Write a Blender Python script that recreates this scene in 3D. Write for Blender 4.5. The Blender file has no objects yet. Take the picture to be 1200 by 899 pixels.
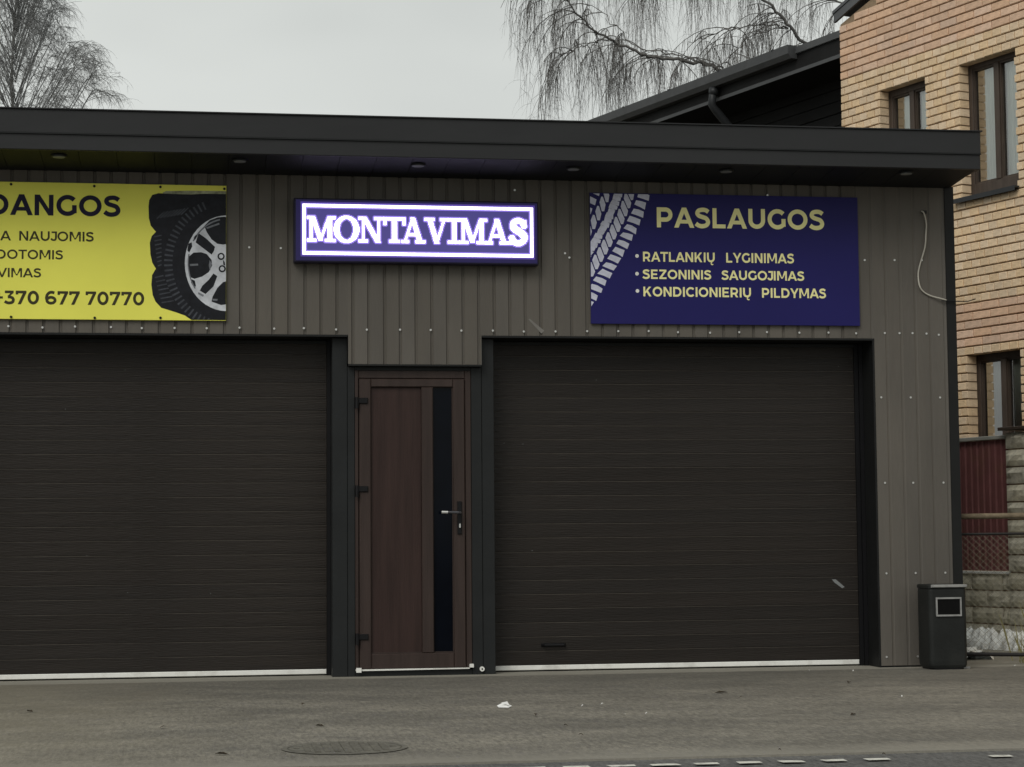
import bpy, math, random
import numpy as np
from mathutils import Vector, Matrix
random.seed(7)
SC = bpy.context.scene
COL = SC.collection

# ------------------------------------------------------------------ camera
PW, PH = 1200.0, 899.0
FPX, YAW, PITCH, ROLL = 2360.09, 0.154948, 0.0765471, -0.0080269
CAM = np.array([0.0, -14.0862, 0.954644])
_f = np.array([math.sin(YAW)*math.cos(PITCH), math.cos(YAW)*math.cos(PITCH), math.sin(PITCH)])
_r0 = np.array([math.cos(YAW), -math.sin(YAW), 0.0]); _u0 = np.cross(_r0, _f)
_r = _r0*math.cos(ROLL) + _u0*math.sin(ROLL); _u = -_r0*math.sin(ROLL) + _u0*math.cos(ROLL)
cd = bpy.data.cameras.new('camera'); cam = bpy.data.objects.new('camera', cd); COL.objects.link(cam)
cd.sensor_fit = 'HORIZONTAL'; cd.sensor_width = 36; cd.lens = FPX/PW*36
cd.clip_start = 0.1; cd.clip_end = 3000
m = Matrix.Identity(4)
for i in range(3):
    m[i][0] = _r[i]; m[i][1] = _u[i]; m[i][2] = -_f[i]; m[i][3] = CAM[i]
cam.matrix_world = m
SC.camera = cam

# ------------------------------------------------------------------ world, sun, exposure
w = bpy.data.worlds.new('World'); SC.world = w; w.use_nodes = True
nt = w.node_tree; nt.nodes.clear()
def N(t, **k):
    n = nt.nodes.new(t)
    for a, b in k.items(): setattr(n, a, b)
    return n
out = N('ShaderNodeOutputWorld'); bg = N('ShaderNodeBackground')
SUN_EL, SUN_AZ = math.radians(42), math.radians(-143)      # azimuth measured from +Y towards +X
sky = N('ShaderNodeTexSky', sky_type='NISHITA', sun_disc=False, sun_elevation=SUN_EL, sun_rotation=SUN_AZ,
        air_density=1.0, dust_density=4.0, ozone_density=1.0)
hs = N('ShaderNodeHueSaturation'); hs.inputs['Saturation'].default_value = 0.10
mixc = N('ShaderNodeMix', data_type='RGBA'); mixc.inputs[0].default_value = 0.86
# broken, uneven cloud deck
tc = N('ShaderNodeTexCoord'); mp = N('ShaderNodeMapping'); mp.inputs['Scale'].default_value = (1.0, 1.0, 2.6)
ns = N('ShaderNodeTexNoise'); ns.inputs['Scale'].default_value = 1.7; ns.inputs['Detail'].default_value = 4
cr = N('ShaderNodeValToRGB')
cr.color_ramp.elements[0].position = 0.30; cr.color_ramp.elements[0].color = (5.3, 5.6, 5.5, 1)
cr.color_ramp.elements[1].position = 0.70; cr.color_ramp.elements[1].color = (8.7, 9.05, 8.7, 1)
nt.links.new(tc.outputs['Generated'], mp.inputs['Vector']); nt.links.new(mp.outputs[0], ns.inputs['Vector'])
nt.links.new(ns.outputs['Fac'], cr.inputs[0])
nt.links.new(sky.outputs[0], hs.inputs['Color']); nt.links.new(hs.outputs[0], mixc.inputs[6])
nt.links.new(cr.outputs[0], mixc.inputs[7]); nt.links.new(mixc.outputs[2], bg.inputs[0])
bg.inputs[1].default_value = 0.088
nt.links.new(bg.outputs[0], out.inputs[0])
sl = bpy.data.lights.new('sun', 'SUN'); sl.energy = 1.3; sl.angle = math.radians(35); sl.color = (1, 0.96, 0.9)
so = bpy.data.objects.new('sun', sl); COL.objects.link(so)
sd = Vector((math.sin(SUN_AZ)*math.cos(SUN_EL), math.cos(SUN_AZ)*math.cos(SUN_EL), math.sin(SUN_EL)))
so.rotation_euler = (-sd).to_track_quat('-Z', 'Y').to_euler(); so.location = (0, -10, 30)
SC.view_settings.view_transform = 'Standard'; SC.view_settings.look = 'None'
SC.view_settings.exposure = 0.0; SC.view_settings.gamma = 1.0

# ------------------------------------------------------------------ measuring helpers (photo px -> place)
def ray(x, y): return _f + _r*(x-PW/2)/FPX - _u*(y-PH/2)/FPX
def atY(x, y, Y=0.0):
    d = ray(x, y); return CAM + d*((Y-CAM[1])/d[1])
def atZ(x, y, Z=0.0):
    d = ray(x, y); return CAM + d*((Z-CAM[2])/d[2])
def atD(x, y, D): return CAM + ray(x, y)*D

# ------------------------------------------------------------------ materials
MATS = {}
def material(name, col, rough=0.6, metal=0.0, var=0.12, scale=6.0, bump=0.0, bscale=60.0, spec=0.22, stretch=(1,1,1),
             col2=None, dirt=None, coat=0.0, island=0.0, emit=None, estr=0.0, noise_detail=4):
    if name in MATS: return MATS[name]
    M = bpy.data.materials.new(name); M.use_nodes = True; t = M.node_tree; L = t.links.new
    b = t.nodes['Principled BSDF']
    def n(ty, **k):
        x = t.nodes.new(ty)
        for a, v in k.items(): setattr(x, a, v)
        return x
    tcn = n('ShaderNodeTexCoord'); mpn = n('ShaderNodeMapping'); mpn.inputs['Scale'].default_value = stretch
    L(tcn.outputs['Object'], mpn.inputs['Vector'])
    no = n('ShaderNodeTexNoise'); no.inputs['Scale'].default_value = scale; no.inputs['Detail'].default_value = noise_detail
    no.inputs['Roughness'].default_value = 0.6
    L(mpn.outputs[0], no.inputs['Vector'])
    rp = n('ShaderNodeValToRGB'); rp.color_ramp.elements[0].position = 0.32; rp.color_ramp.elements[1].position = 0.68
    c2 = col2 or tuple(min(1, c*(1+var)) for c in col)
    c1 = col if col2 else tuple(c*(1-var) for c in col)
    rp.color_ramp.elements[0].color = (*c1, 1); rp.color_ramp.elements[1].color = (*c2, 1)
    L(no.outputs['Fac'], rp.inputs[0]); cur = rp.outputs[0]
    if island:
        g = n('ShaderNodeNewGeometry'); oi = n('ShaderNodeObjectInfo'); ad = n('ShaderNodeMath', operation='ADD')
        fr = n('ShaderNodeMath', operation='FRACT'); L(g.outputs['Random Per Island'], ad.inputs[0]); L(oi.outputs['Random'], ad.inputs[1])
        L(ad.outputs[0], fr.inputs[0]); mr = n('ShaderNodeMapRange'); mr.inputs['To Min'].default_value = 1-island; mr.inputs['To Max'].default_value = 1+island*0.7
        L(fr.outputs[0], mr.inputs['Value']); h2 = n('ShaderNodeHueSaturation'); L(cur, h2.inputs['Color']); L(mr.outputs[0], h2.inputs['Value'])
        fr2 = n('ShaderNodeMath', operation='MULTIPLY'); fr2.inputs[1].default_value = 7.31; L(fr.outputs[0], fr2.inputs[0])
        fr3 = n('ShaderNodeMath', operation='FRACT'); L(fr2.outputs[0], fr3.inputs[0])
        mr2 = n('ShaderNodeMapRange'); mr2.inputs['To Min'].default_value = 0.90; mr2.inputs['To Max'].default_value = 1.10
        L(fr3.outputs[0], mr2.inputs['Value']); L(mr2.outputs[0], h2.inputs['Saturation']); cur = h2.outputs[0]
    if dirt:
        dc, dscale, lo, hi = dirt
        dn = n('ShaderNodeTexNoise'); dn.inputs['Scale'].default_value = dscale; dn.inputs['Detail'].default_value = 7; dn.inputs['Roughness'].default_value = 0.65
        L(mpn.outputs[0], dn.inputs['Vector']); dm = n('ShaderNodeMapRange'); dm.inputs['From Min'].default_value = lo; dm.inputs['From Max'].default_value = hi
        L(dn.outputs['Fac'], dm.inputs['Value']); mx = n('ShaderNodeMix', data_type='RGBA'); L(dm.outputs[0], mx.inputs[0]); L(cur, mx.inputs[6])
        mx.inputs[7].default_value = (*dc, 1); cur = mx.outputs[2]
    L(cur, b.inputs['Base Color'])
    b.inputs['Roughness'].default_value = rough; b.inputs['Metallic'].default_value = metal
    b.inputs['Specular IOR Level'].default_value = spec; b.inputs['Coat Weight'].default_value = coat
    if bump:
        bn = n('ShaderNodeTexNoise'); bn.inputs['Scale'].default_value = bscale; bn.inputs['Detail'].default_value = 5
        L(mpn.outputs[0], bn.inputs['Vector']); bp = n('ShaderNodeBump'); bp.inputs['Strength'].default_value = bump
        bp.inputs['Distance'].default_value = 0.01; L(bn.outputs['Fac'], bp.inputs['Height']); L(bp.outputs[0], b.inputs['Normal'])
    if emit:
        b.inputs['Emission Color'].default_value = (*emit, 1); b.inputs['Emission Strength'].default_value = estr
    MATS[name] = M; return M

CLAD = material('cladding_grey_brown', (0.118, 0.107, 0.092), 0.6, 0.0, 0.10, 2.0, 0.25, 35, island=0.07, stretch=(1, 1, 0.25), dirt=((0.088, 0.081, 0.072), 2.2, 0.50, 0.78))
TRIM = material('trim_anthracite', (0.011, 0.0115, 0.0115), 0.5, 0.0, 0.12, 5.0, 0.1, 20)
FASC = material('fascia_anthracite', (0.0255, 0.0262, 0.0275), 0.45, 0.0, 0.10, 2.2, 0.15, 12, stretch=(0.4, 1, 1))
SOFF = material('soffit_dark', (0.010, 0.011, 0.013), 0.6, 0.0, 0.1, 3.0)
JAMB = material('jamb_steel_dark', (0.0165, 0.0180, 0.0185), 0.5, 0.0, 0.12, 4.0, 0.1, 25)
SLAT = material('shutter_brown', (0.0200, 0.0165, 0.0140), 0.42, 0.0, 0.16, 9.0, 0.35, 90, island=0.10, stretch=(0.12, 1, 1.6), dirt=((0.028, 0.023, 0.019), 3.0, 0.52, 0.75))
DOORB = material('door_mahogany', (0.042, 0.029, 0.025), 0.45, 0.0, 0.18, 9.0, 0.2, 60, stretch=(2.0, 2.0, 0.12))
DOORP = material('door_panel_mahogany', (0.036, 0.0205, 0.0175), 0.5, 0.0, 0.22, 9.0, 0.2, 60, stretch=(2.0, 2.0, 0.12))
DGLASS = material('dark_glass', (0.002, 0.003, 0.006), 0.10, 0.0, 0.2, 5.0, spec=0.1)
BLACK = material('black_plastic', (0.006, 0.006, 0.007), 0.5, 0.0, 0.1)
STEEL = material('bright_steel', (0.62, 0.62, 0.60), 0.35, 0.6, 0.05)
WHITE = material('white_plastic', (0.80, 0.80, 0.76), 0.5, 0.0, 0.04, 8.0, dirt=((0.55, 0.54, 0.50), 5, 0.5, 0.75))
LENSG = material('downlight_lens', (0.20, 0.21, 0.21), 0.4, 0.0, 0.05)
YEL = material('banner_yellow', (0.86, 0.84, 0.13), 0.55, 0.0, 0.04, 1.5, 0.25, 2.2)
NAVY = material('print_navy', (0.010, 0.008, 0.030), 0.55, 0.0, 0.05)
OLIVE = material('print_dark_olive', (0.045, 0.040, 0.016), 0.55, 0.0, 0.05)
BLU = material('banner_blue', (0.013, 0.011, 0.105), 0.5, 0.0, 0.06, 1.3, 0.25, 2.2)
YTXT = material('print_pale_yellow', (0.93, 0.88, 0.42), 0.55, 0.0, 0.04)
GTRD = material('print_light_grey', (0.60, 0.61, 0.72), 0.55, 0.0, 0.10, 30)
TYRE = material('print_tyre_black', (0.009, 0.010, 0.014), 0.55, 0.0, 0.35, 20)
TYRE2 = material('print_tyre_grey', (0.050, 0.055, 0.066), 0.55, 0.0, 0.3, 25)
TYRE3 = material('print_tyre_pale', (0.33, 0.34, 0.22), 0.55, 0.0, 0.4, 25)
SILV = material('print_silver', (0.56, 0.58, 0.62), 0.55, 0.0, 0.20, 14)
SILV2 = material('print_silver_dark', (0.17, 0.18, 0.20), 0.55, 0.0, 0.35, 18)
LEDW = material('led_lit', (0.8, 0.8, 0.9), 0.4, emit=(0.86, 0.78, 1.0), estr=2.6)
LEDP = material('led_panel_face', (0.05, 0.045, 0.10), 0.5, emit=(0.11, 0.09, 0.40), estr=0.50)  # weak violet emission stands in for bloom between the letters
LEDE = material('led_rim_bloom', (0.05, 0.045, 0.10), 0.5, emit=(0.14, 0.08, 0.55), estr=0.42)  # added glow that imitates bloom just outside the lit border
HOUS = material('led_housing', (0.020, 0.018, 0.040), 0.45)
ASPH_A = (0.170, 0.162, 0.140)
BR_Y = material('brick_yellow', (0.74, 0.565, 0.375), 0.85, 0, 0.10, 14, 0.6, 60, island=0.11)
BR_O = material('brick_orange', (0.69, 0.48, 0.34), 0.85, 0, 0.12, 14, 0.6, 60, island=0.11)
MORT = material('mortar', (0.30, 0.22, 0.145), 0.95, 0, 0.15, 20, 0.5, 80)
WOODW = material('window_brown', (0.070, 0.053, 0.042), 0.5, 0, 0.2, 8, stretch=(2, 2, .3))
CURT = material('curtain_white', (0.90, 0.92, 0.85), 0.8, 0, 0.10, 3, stretch=(14, 14, .4))
ROOM = material('room_dark', (0.25, 0.21, 0.14), 0.9)
ROOFM = material('roof_grey_metal', (0.10, 0.105, 0.11), 0.5, 0, 0.15, 4)
ANNX = material('annex_dark_board', (0.008, 0.008, 0.008), 0.7, 0, 0.3, 4)
GUTM = material('gutter_dark', (0.026, 0.028, 0.030), 0.4, 0, 0.1, 4)
EDGEM = material('annex_edge_metal', (0.075, 0.078, 0.080), 0.5, 0, 0.1, 4)
REDP = material('fence_red_brown', (0.21, 0.085, 0.082), 0.5, 0, 0.12, 5, 0.1, 30, dirt=((0.18, 0.095, 0.06), 3.5, 0.52, 0.75))
CAPM = material('cap_grey', (0.40, 0.40, 0.36), 0.8, 0, 0.15, 8)
BLOCK = material('split_block', (0.64, 0.60, 0.48), 0.95, 0, 0.25, 12, 0.6, 40, island=0.2)
RUST = material('rusty_pipe', (0.17, 0.135, 0.09), 0.75, 0.1, 0.3, 20, 0.4, 80)
DARKM = material('dark_painted_metal', (0.018, 0.016, 0.015), 0.6)
WIREM = material('wire_galvanised', (0.26, 0.24, 0.18), 0.6, 0.3)
SNOW = material('snow', (0.90, 0.91, 0.88), 0.7, 0, 0.06, 14, 0.8, 50, dirt=((0.45, 0.43, 0.37), 16, 0.54, 0.72))
BINM = material('bin_charcoal', (0.017, 0.0185, 0.0175), 0.55, 0.1, 0.2, 6, 0.15, 40, dirt=((0.026, 0.027, 0.025), 5, 0.5, 0.75))
LIDM = material('bin_lid_edge', (0.33, 0.33, 0.32), 0.5, 0.3, 0.15, 20)
CABLE = material('cable_pale', (0.50, 0.48, 0.42), 0.6)
BARK = material('birch_bark', (0.20, 0.195, 0.185), 0.9, 0, 0.4, 5)
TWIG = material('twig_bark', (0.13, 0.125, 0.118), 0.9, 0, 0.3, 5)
TWIGF = material('twig_bark_hazed', (0.23, 0.235, 0.235), 0.9, 0, 0.3, 5)  # lighter grey puts distance haze into the twig colour
LEAFM = material('dead_leaf', (0.05, 0.038, 0.024), 0.85, 0, 0.4, 30)
PAPER = material('paper_white', (0.80, 0.80, 0.78), 0.8, 0, 0.05)
IRON = material('cast_iron', (0.150, 0.142, 0.120), 0.75, 0.1, 0.25, 12, 0.5, 60)
PAINT = material('road_paint', (0.62, 0.61, 0.55), 0.8, 0, 0.15, 25, 0.4, 80, dirt=((0.30, 0.29, 0.26), 18, 0.52, 0.66))
GRASSY = material('dry_grass', (0.22, 0.20, 0.08), 0.9, 0, 0.3, 12)
CONC = material('concrete_pale', (0.30, 0.28, 0.23), 0.9, 0, 0.2, 8, 0.4, 60)

def ground_material(name, ca, cb, cs, streak=0.5, stain=(0.10, 0.097, 0.09), dust_glow=False):
    M = bpy.data.materials.new(name); M.use_nodes = True; t = M.node_tree; L = t.links.new; b = t.nodes['Principled BSDF']
    def n(ty, **k):
        x = t.nodes.new(ty)
        for a, v in k.items(): setattr(x, a, v)
        return x
    g = n('ShaderNodeNewGeometry')
    def noise(scale, det, st=(1, 1, 1), ro=0.6):
        mpn = n('ShaderNodeMapping'); mpn.inputs['Scale'].default_value = st; L(g.outputs['Position'], mpn.inputs['Vector'])
        x = n('ShaderNodeTexNoise'); x.inputs['Scale'].default_value = scale; x.inputs['Detail'].default_value = det; x.inputs['Roughness'].default_value = ro
        L(mpn.outputs[0], x.inputs['Vector']); return x.outputs['Fac']
    def mr(v, a, c, lo=0, hi=1):
        x = n('ShaderNodeMapRange'); x.inputs['From Min'].default_value = a; x.inputs['From Max'].default_value = c
        x.inputs['To Min'].default_value = lo; x.inputs['To Max'].default_value = hi; L(v, x.inputs['Value']); return x.outputs[0]
    def mix(f, a, c, typ='MIX'):
        x = n('ShaderNodeMix', data_type='RGBA', blend_type=typ); L(f, x.inputs[0]) if not isinstance(f, float) else setattr(x.inputs[0], 'default_value', f)
        L(a, x.inputs[6]) if not isinstance(a, tuple) else setattr(x.inputs[6], 'default_value', (*a, 1))
        L(c, x.inputs[7]) if not isinstance(c, tuple) else setattr(x.inputs[7], 'default_value', (*c, 1)); return x.outputs[2]
    big = mix(mr(noise(0.6, 6, (1, 1.6, 1), .7), .38, .62), ca, cb)
    st = mix(mr(noise(1.7, 8, (0.75, 1.15, 1), .78), .47, .64, 0, streak), big, cs)
    dk = mix(mr(noise(2.6, 8, (0.8, 1.1, 1), .8), .50, .66, 0, 0.65), st, stain); dk = mix(mr(noise(14, 5, (1, 1, 1), .7), .52, .62, 0, .35), dk, stain)
    grain = mr(noise(38, 6, (1, 1, 1), .95), .34, .66, .60, 1.40)
    cmb = n('ShaderNodeCombineColor'); [L(grain, cmb.inputs[i]) for i in range(3)]
    fin = mix(1.0, dk, cmb.outputs[0], 'MULTIPLY')
    g2 = mr(noise(20, 6, (2.2, .34, 1), .92), .36, .64, .55, 1.45); cm2 = n('ShaderNodeCombineColor'); [L(g2, cm2.inputs[i]) for i in range(3)]; fin = mix(1.0, fin, cm2.outputs[0], 'MULTIPLY')
    if dust_glow:
        sp_ = n('ShaderNodeSeparateXYZ'); L(g.outputs['Position'], sp_.inputs[0])
        wob = n('ShaderNodeMath', operation='MULTIPLY_ADD'); L(noise(2.2, 6, (1, 1, 1), .7), wob.inputs[0]); wob.inputs[1].default_value = .55; L(sp_.outputs['Y'], wob.inputs[2])
        fin = mix(mr(wob.outputs[0], -4.72, -5.12, 0, .75), fin, (.24, .225, .19))
        dmp = n('ShaderNodeMath', operation='MULTIPLY_ADD'); L(noise(1.1, 6, (1, 1, 1), .7), dmp.inputs[0]); dmp.inputs[1].default_value = 2.4; L(sp_.outputs['Y'], dmp.inputs[2])
        fin = mix(mr(dmp.outputs[0], -1.1, .6, 0, .50), fin, (.105, .102, .088))
        glow_x = n('ShaderNodeMath', operation='MULTIPLY_ADD'); L(noise(.9, 6, (1, 1, 1), .7), glow_x.inputs[0]); glow_x.inputs[1].default_value = 2.2; L(sp_.outputs['X'], glow_x.inputs[2])
        fin = mix(mr(glow_x.outputs[0], 1.3, -.2, 0, .42), fin, (.27, .24, .175))  # warm sun glow towards the left, painted into the asphalt colour
        wb2 = n('ShaderNodeMath', operation='MULTIPLY_ADD'); L(noise(5, 6, (1, 1, 1), .7), wb2.inputs[0]); wb2.inputs[1].default_value = .16; L(sp_.outputs['Y'], wb2.inputs[2])
        fin = mix(mr(wb2.outputs[0], -.10, -.02, 0, .8), fin, (.30, .285, .24))
    # scattered pale grit
    vo = n('ShaderNodeTexVoronoi'); vo.inputs['Scale'].default_value = 22; L(g.outputs['Position'], vo.inputs['Vector'])
    wn = mr(vo.outputs['Distance'], .10, .05)
    sel = n('ShaderNodeSeparateColor'); L(vo.outputs['Color'], sel.inputs[0]); s2 = mr(sel.outputs[0], .965, .97)
    mu = n('ShaderNodeMath', operation='MULTIPLY'); L(wn, mu.inputs[0]); L(s2, mu.inputs[1])
    fin = mix(mu.outputs[0], fin, (.34, .33, .30))
    L(fin, b.inputs['Base Color'])
    L(mr(noise(1.8, 5), .3, .7, .62, .92), b.inputs['Roughness']); b.inputs['Specular IOR Level'].default_value = 0.3
    bp = n('ShaderNodeBump'); bp.inputs['Strength'].default_value = 0.5; bp.inputs['Distance'].default_value = 0.006
    L(noise(70, 4), bp.inputs['Height']); L(bp.outputs[0], b.inputs['Normal'])
    return M
GAPRON = ground_material('apron_asphalt', (0.145, 0.135, 0.114), (0.205, 0.190, 0.158), (0.26, 0.24, 0.198), 0.65, (0.115, 0.11, 0.098), True)
GROAD = ground_material('road_asphalt', (0.100, 0.098, 0.095), (0.12, 0.118, 0.112), (0.14, 0.137, 0.128), 0.3, (0.07, .07, .07))
GSOIL = ground_material('yard_soil', (0.12, 0.11, 0.085), (0.16, 0.145, 0.11), (0.20, 0.18, 0.14))

# ------------------------------------------------------------------ mesh helpers
class MB:
    def __init__(s): s.v = []; s.f = []; s.m = []
    def poly(s, pts, mi=0):
        b = len(s.v); s.v += [tuple(map(float, p)) for p in pts]; s.f.append(tuple(range(b, b+len(pts)))); s.m.append(mi); return s
    def box(s, x0, y0, z0, x1, y1, z1, mi=0, bev=0.0):
        if bev:
            return s.bevbox(x0, y0, z0, x1, y1, z1, bev, mi)
        b = len(s.v); s.v += [(x, y, z) for z in (z0, z1) for y in (y0, y1) for x in (x0, x1)]
        for f in ((0, 2, 3, 1), (4, 5, 7, 6), (0, 1, 5, 4), (2, 6, 7, 3), (0, 4, 6, 2), (1, 3, 7, 5)):
            s.f.append(tuple(b+i for i in f)); s.m.append(mi)
        return s
    def bevbox(s, x0, y0, z0, x1, y1, z1, e, mi=0):
        # box whose front (y0) edges are chamfered
        b = len(s.v)
        s.v += [(x0, y1, z0), (x1, y1, z0), (x1, y1, z1), (x0, y1, z1),
                (x0, y0+e, z0), (x1, y0+e, z0), (x1, y0+e, z1), (x0, y0+e, z1),
                (x0+e, y0, z0+e), (x1-e, y0, z0+e), (x1-e, y0, z1-e), (x0+e, y0, z1-e)]
        F = [(8, 9, 10, 11), (3, 2, 1, 0)]
        for i in range(4):
            j = (i+1) % 4; F += [(4+i, 4+j, 8+j, 8+i), (i, j, 4+j, 4+i)]
        for f in F: s.f.append(tuple(b+i for i in f)); s.m.append(mi)
        return s
    def prism(s, pts, y0, y1, mi=0):
        # polygon in XZ extruded along Y
        n = len(pts); b = len(s.v)
        s.v += [(p[0], y0, p[1]) for p in pts] + [(p[0], y1, p[1]) for p in pts]
        s.f.append(tuple(b+i for i in range(n))); s.m.append(mi)
        s.f.append(tuple(b+n+i for i in reversed(range(n)))); s.m.append(mi)
        for i in range(n):
            j = (i+1) % n; s.f.append((b+i, b+n+i, b+n+j, b+j)); s.m.append(mi)
        return s
    def prism_x(s, pts, x0, x1, mi=0):
        # polygon in YZ extruded along X
        n = len(pts); b = len(s.v)
        s.v += [(x0, p[0], p[1]) for p in pts] + [(x1, p[0], p[1]) for p in pts]
        s.f.append(tuple(b+i for i in reversed(range(n)))); s.m.append(mi)
        s.f.append(tuple(b+n+i for i in range(n))); s.m.append(mi)
        for i in range(n):
            j = (i+1) % n; s.f.append((b+i, b+j, b+n+j, b+n+i)); s.m.append(mi)
        return s
    def tube(s, pts, rad, seg=6, mi=0, cap=True):
        pts = [Vector(p) for p in pts]; n = len(pts)
        if not isinstance(rad, (list, tuple)): rad = [rad]*n
        b = len(s.v); prev = None
        for i, p in enumerate(pts):
            t = (pts[min(i+1, n-1)] - pts[max(i-1, 0)])
            if t.length < 1e-9: t = Vector((0, 0, 1))
            t.normalize()
            if prev is None:
                a = Vector((0, 0, 1)) if abs(t.z) < 0.9 else Vector((1, 0, 0)); u = t.cross(a).normalized()
            else:
                u = (prev - t*prev.dot(t)); u = u.normalized() if u.length > 1e-6 else t.orthogonal().normalized()
            prev = u; v = t.cross(u)
            for k in range(seg):
                a = 2*math.pi*k/seg; q = p + (u*math.cos(a) + v*math.sin(a))*rad[i]; s.v.append((q.x, q.y, q.z))
        for i in range(n-1):
            for k in range(seg):
                k2 = (k+1) % seg; s.f.append((b+i*seg+k, b+i*seg+k2, b+(i+1)*seg+k2, b+(i+1)*seg+k)); s.m.append(mi)
        if cap and seg > 2:
            s.f.append(tuple(b+k for k in reversed(range(seg)))); s.m.append(mi)
            s.f.append(tuple(b+(n-1)*seg+k for k in range(seg))); s.m.append(mi)
        return s
    def disc(s, c, r, nrm, h=0.0, seg=20, mi=0):
        nrm = Vector(nrm).normalized(); c = Vector(c); u = nrm.orthogonal().normalized(); v = nrm.cross(u); b = len(s.v)
        ring = [(u*math.cos(2*math.pi*k/seg)+v*math.sin(2*math.pi*k/seg))*r for k in range(seg)]
        for q in ring: s.v.append(tuple(c+q+nrm*h))
        s.f.append(tuple(b+k for k in range(seg))); s.m.append(mi)
        if h:
            for q in ring: s.v.append(tuple(c+q))
            for k in range(seg):
                k2 = (k+1) % seg; s.f.append((b+seg+k, b+seg+k2, b+k2, b+k)); s.m.append(mi)
        return s
    def mesh(s, name, mats, smooth=False):
        me = bpy.data.meshes.new(name); me.from_pydata(s.v, [], s.f)
        for mt in (mats if isinstance(mats, (list, tuple)) else [mats]): me.materials.append(mt)
        if any(s.m): me.polygons.foreach_set('material_index', s.m)
        if smooth: me.polygons.foreach_set('use_smooth', [True]*len(s.f))
        me.update(); return me
    def build(s, name, mats, parent=None, smooth=False, loc=None):
        return put(name, s.mesh(name, mats, smooth), parent, loc)
def put(name, me, parent=None, loc=None, rot=None):
    o = bpy.data.objects.new(name, me); COL.objects.link(o)
    if parent: o.parent = parent
    if loc is not None: o.location = loc
    if rot is not None: o.rotation_euler = rot
    return o
def empty(name, loc=(0, 0, 0), rz=0):
    o = bpy.data.objects.new(name, None); COL.objects.link(o); o.location = loc; o.rotation_euler = (0, 0, rz); o.empty_display_size = 0.3; return o
def tag(o, label=None, cat=None, group=None, kind=None):
    if label: o['label'] = label
    if cat: o['category'] = cat
    if group: o['group'] = group
    if kind: o['kind'] = kind
    return o

# ------------------------------------------------------------------ ground, apron, road
g = MB(); g.poly([(-400, -300, -0.012), (400, -300, -0.012), (400, 900, -0.012), (-400, 900, -0.012)])
tag(g.build('ground', GSOIL), kind='structure')
a = MB(); a.box(-60, -5.46, -0.1, 60, 2.6, 0.0); tag(a.build('pavement', GAPRON), kind='structure')
r = MB(); r.poly([(-90, -12.4, -0.004), (90, -12.4, -0.004), (90, -5.50, -0.004), (-90, -5.50, -0.004)])
tag(r.build('road', GROAD), kind='structure')
r = MB(); r.box(-60, -5.50, -0.1, 60, -5.40, 0.006); tag(r.build('pavement_edge', GAPRON), kind='structure')
# broken edge marking on the road: short raised dashes
dm_me = None
sp = 0.1855
x = -2.2; k = 0
marks = empty('edge_marking', (0, -5.755, 0))
tag(marks, 'broken white line of short painted dashes along the near edge of the road', 'road marking')
while x < 5.2:
    b = MB(); j = [random.uniform(-.006, .006) for _ in range(8)]
    wdt = random.uniform(.095, .115); y0 = -0.035; y1 = 0.035
    b.poly([(x+j[0], y0+j[1], 0.004), (x+wdt+j[2], y0+j[3], 0.004), (x+wdt+j[4], y1+j[5], 0.004), (x+j[6], y1+j[7], 0.004)])
    if not (2.98 < x < 3.22 or random.random() < 0.08): b.build('dash', PAINT, marks)
    x += sp; k += 1

# ------------------------------------------------------------------ the garage building
XL, XR = -6.4, 5.51
GB = empty('garage_building', (0, 0, 0))
tag(GB, 'single storey garage clad in grey brown ribbed metal with two dark roller doors', 'garage')
OP = [(-5.0, 0.93, 2.385), (0.93, 1.038, 2.385), (1.038, 1.984, 2.18), (1.984, 4.885, 2.385)]
def zb(x):
    if x < 0.93+0.108: return 2.387
    if x < 1.984: return 2.181
    if x < 4.885: return 2.389
    return 0.012
PITCH_R = 0.1117
def sheet(x0, n, yo):
    xs = []
    for i in range(n):
        b = x0 + i*PITCH_R
        dp = 0.0105 if x0 < 4.6 else 0.0035; xs += [(b, 0.0), (b+0.0885, 0.0), (b+0.0935, dp), (b+0.1055, dp), (b+PITCH_R, 0.0)]
    pts = []
    for i in range(len(xs)-1):
        (xa, ya), (xb_, yb) = xs[i], xs[i+1]
        if xb_ - xa < 1e-6: continue
        cuts = [xa] + [c for c in (1.038, 1.984, 4.885, 5.445) if xa < c < xb_] + [xb_]
        for p, q in zip(cuts[:-1], cuts[1:]):
            if q > 5.446: continue
            yp = ya + (yb-ya)*(p-xa)/(xb_-xa); yq = ya + (yb-ya)*(q-xa)/(xb_-xa); pts.append((p, yp, q, yq))
    b = MB()
    for (p, yp, q, yq) in pts:
        z0 = zb((p+q)/2)
        b.poly([(p, yp+yo, z0), (q, yq+yo, z0), (q, yq+yo, 3.53), (p, yp+yo, 3.53)])
    return b
x = XL; i = 0
x = 0.19-6*1.117
i = 0
while x < 5.44:
    sheet(x, 10, -0.0 if i % 2 else -0.0015).build('cladding_sheet', CLAD, GB); x += 10*PITCH_R; i += 1
# wall core behind the sheets and the reveals of the openings
core = MB()
core.box(XL, 0.012, 2.39, XR-0.01, 0.30, 3.50)                       # lintel band
core.box(1.038, 0.012, 2.185, 1.984, 0.30, 2.39)
core.box(4.885, 0.012, 0.0, XR-0.01, 0.30, 2.39)
core.box(XL, 0.012, 0.0, -4.0, 0.30, 2.39)
core.box(XL, 0.31, 0.0, XR-0.01, 5.0, 3.505)
core.build('wall_core', SOFF, GB)
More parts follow.
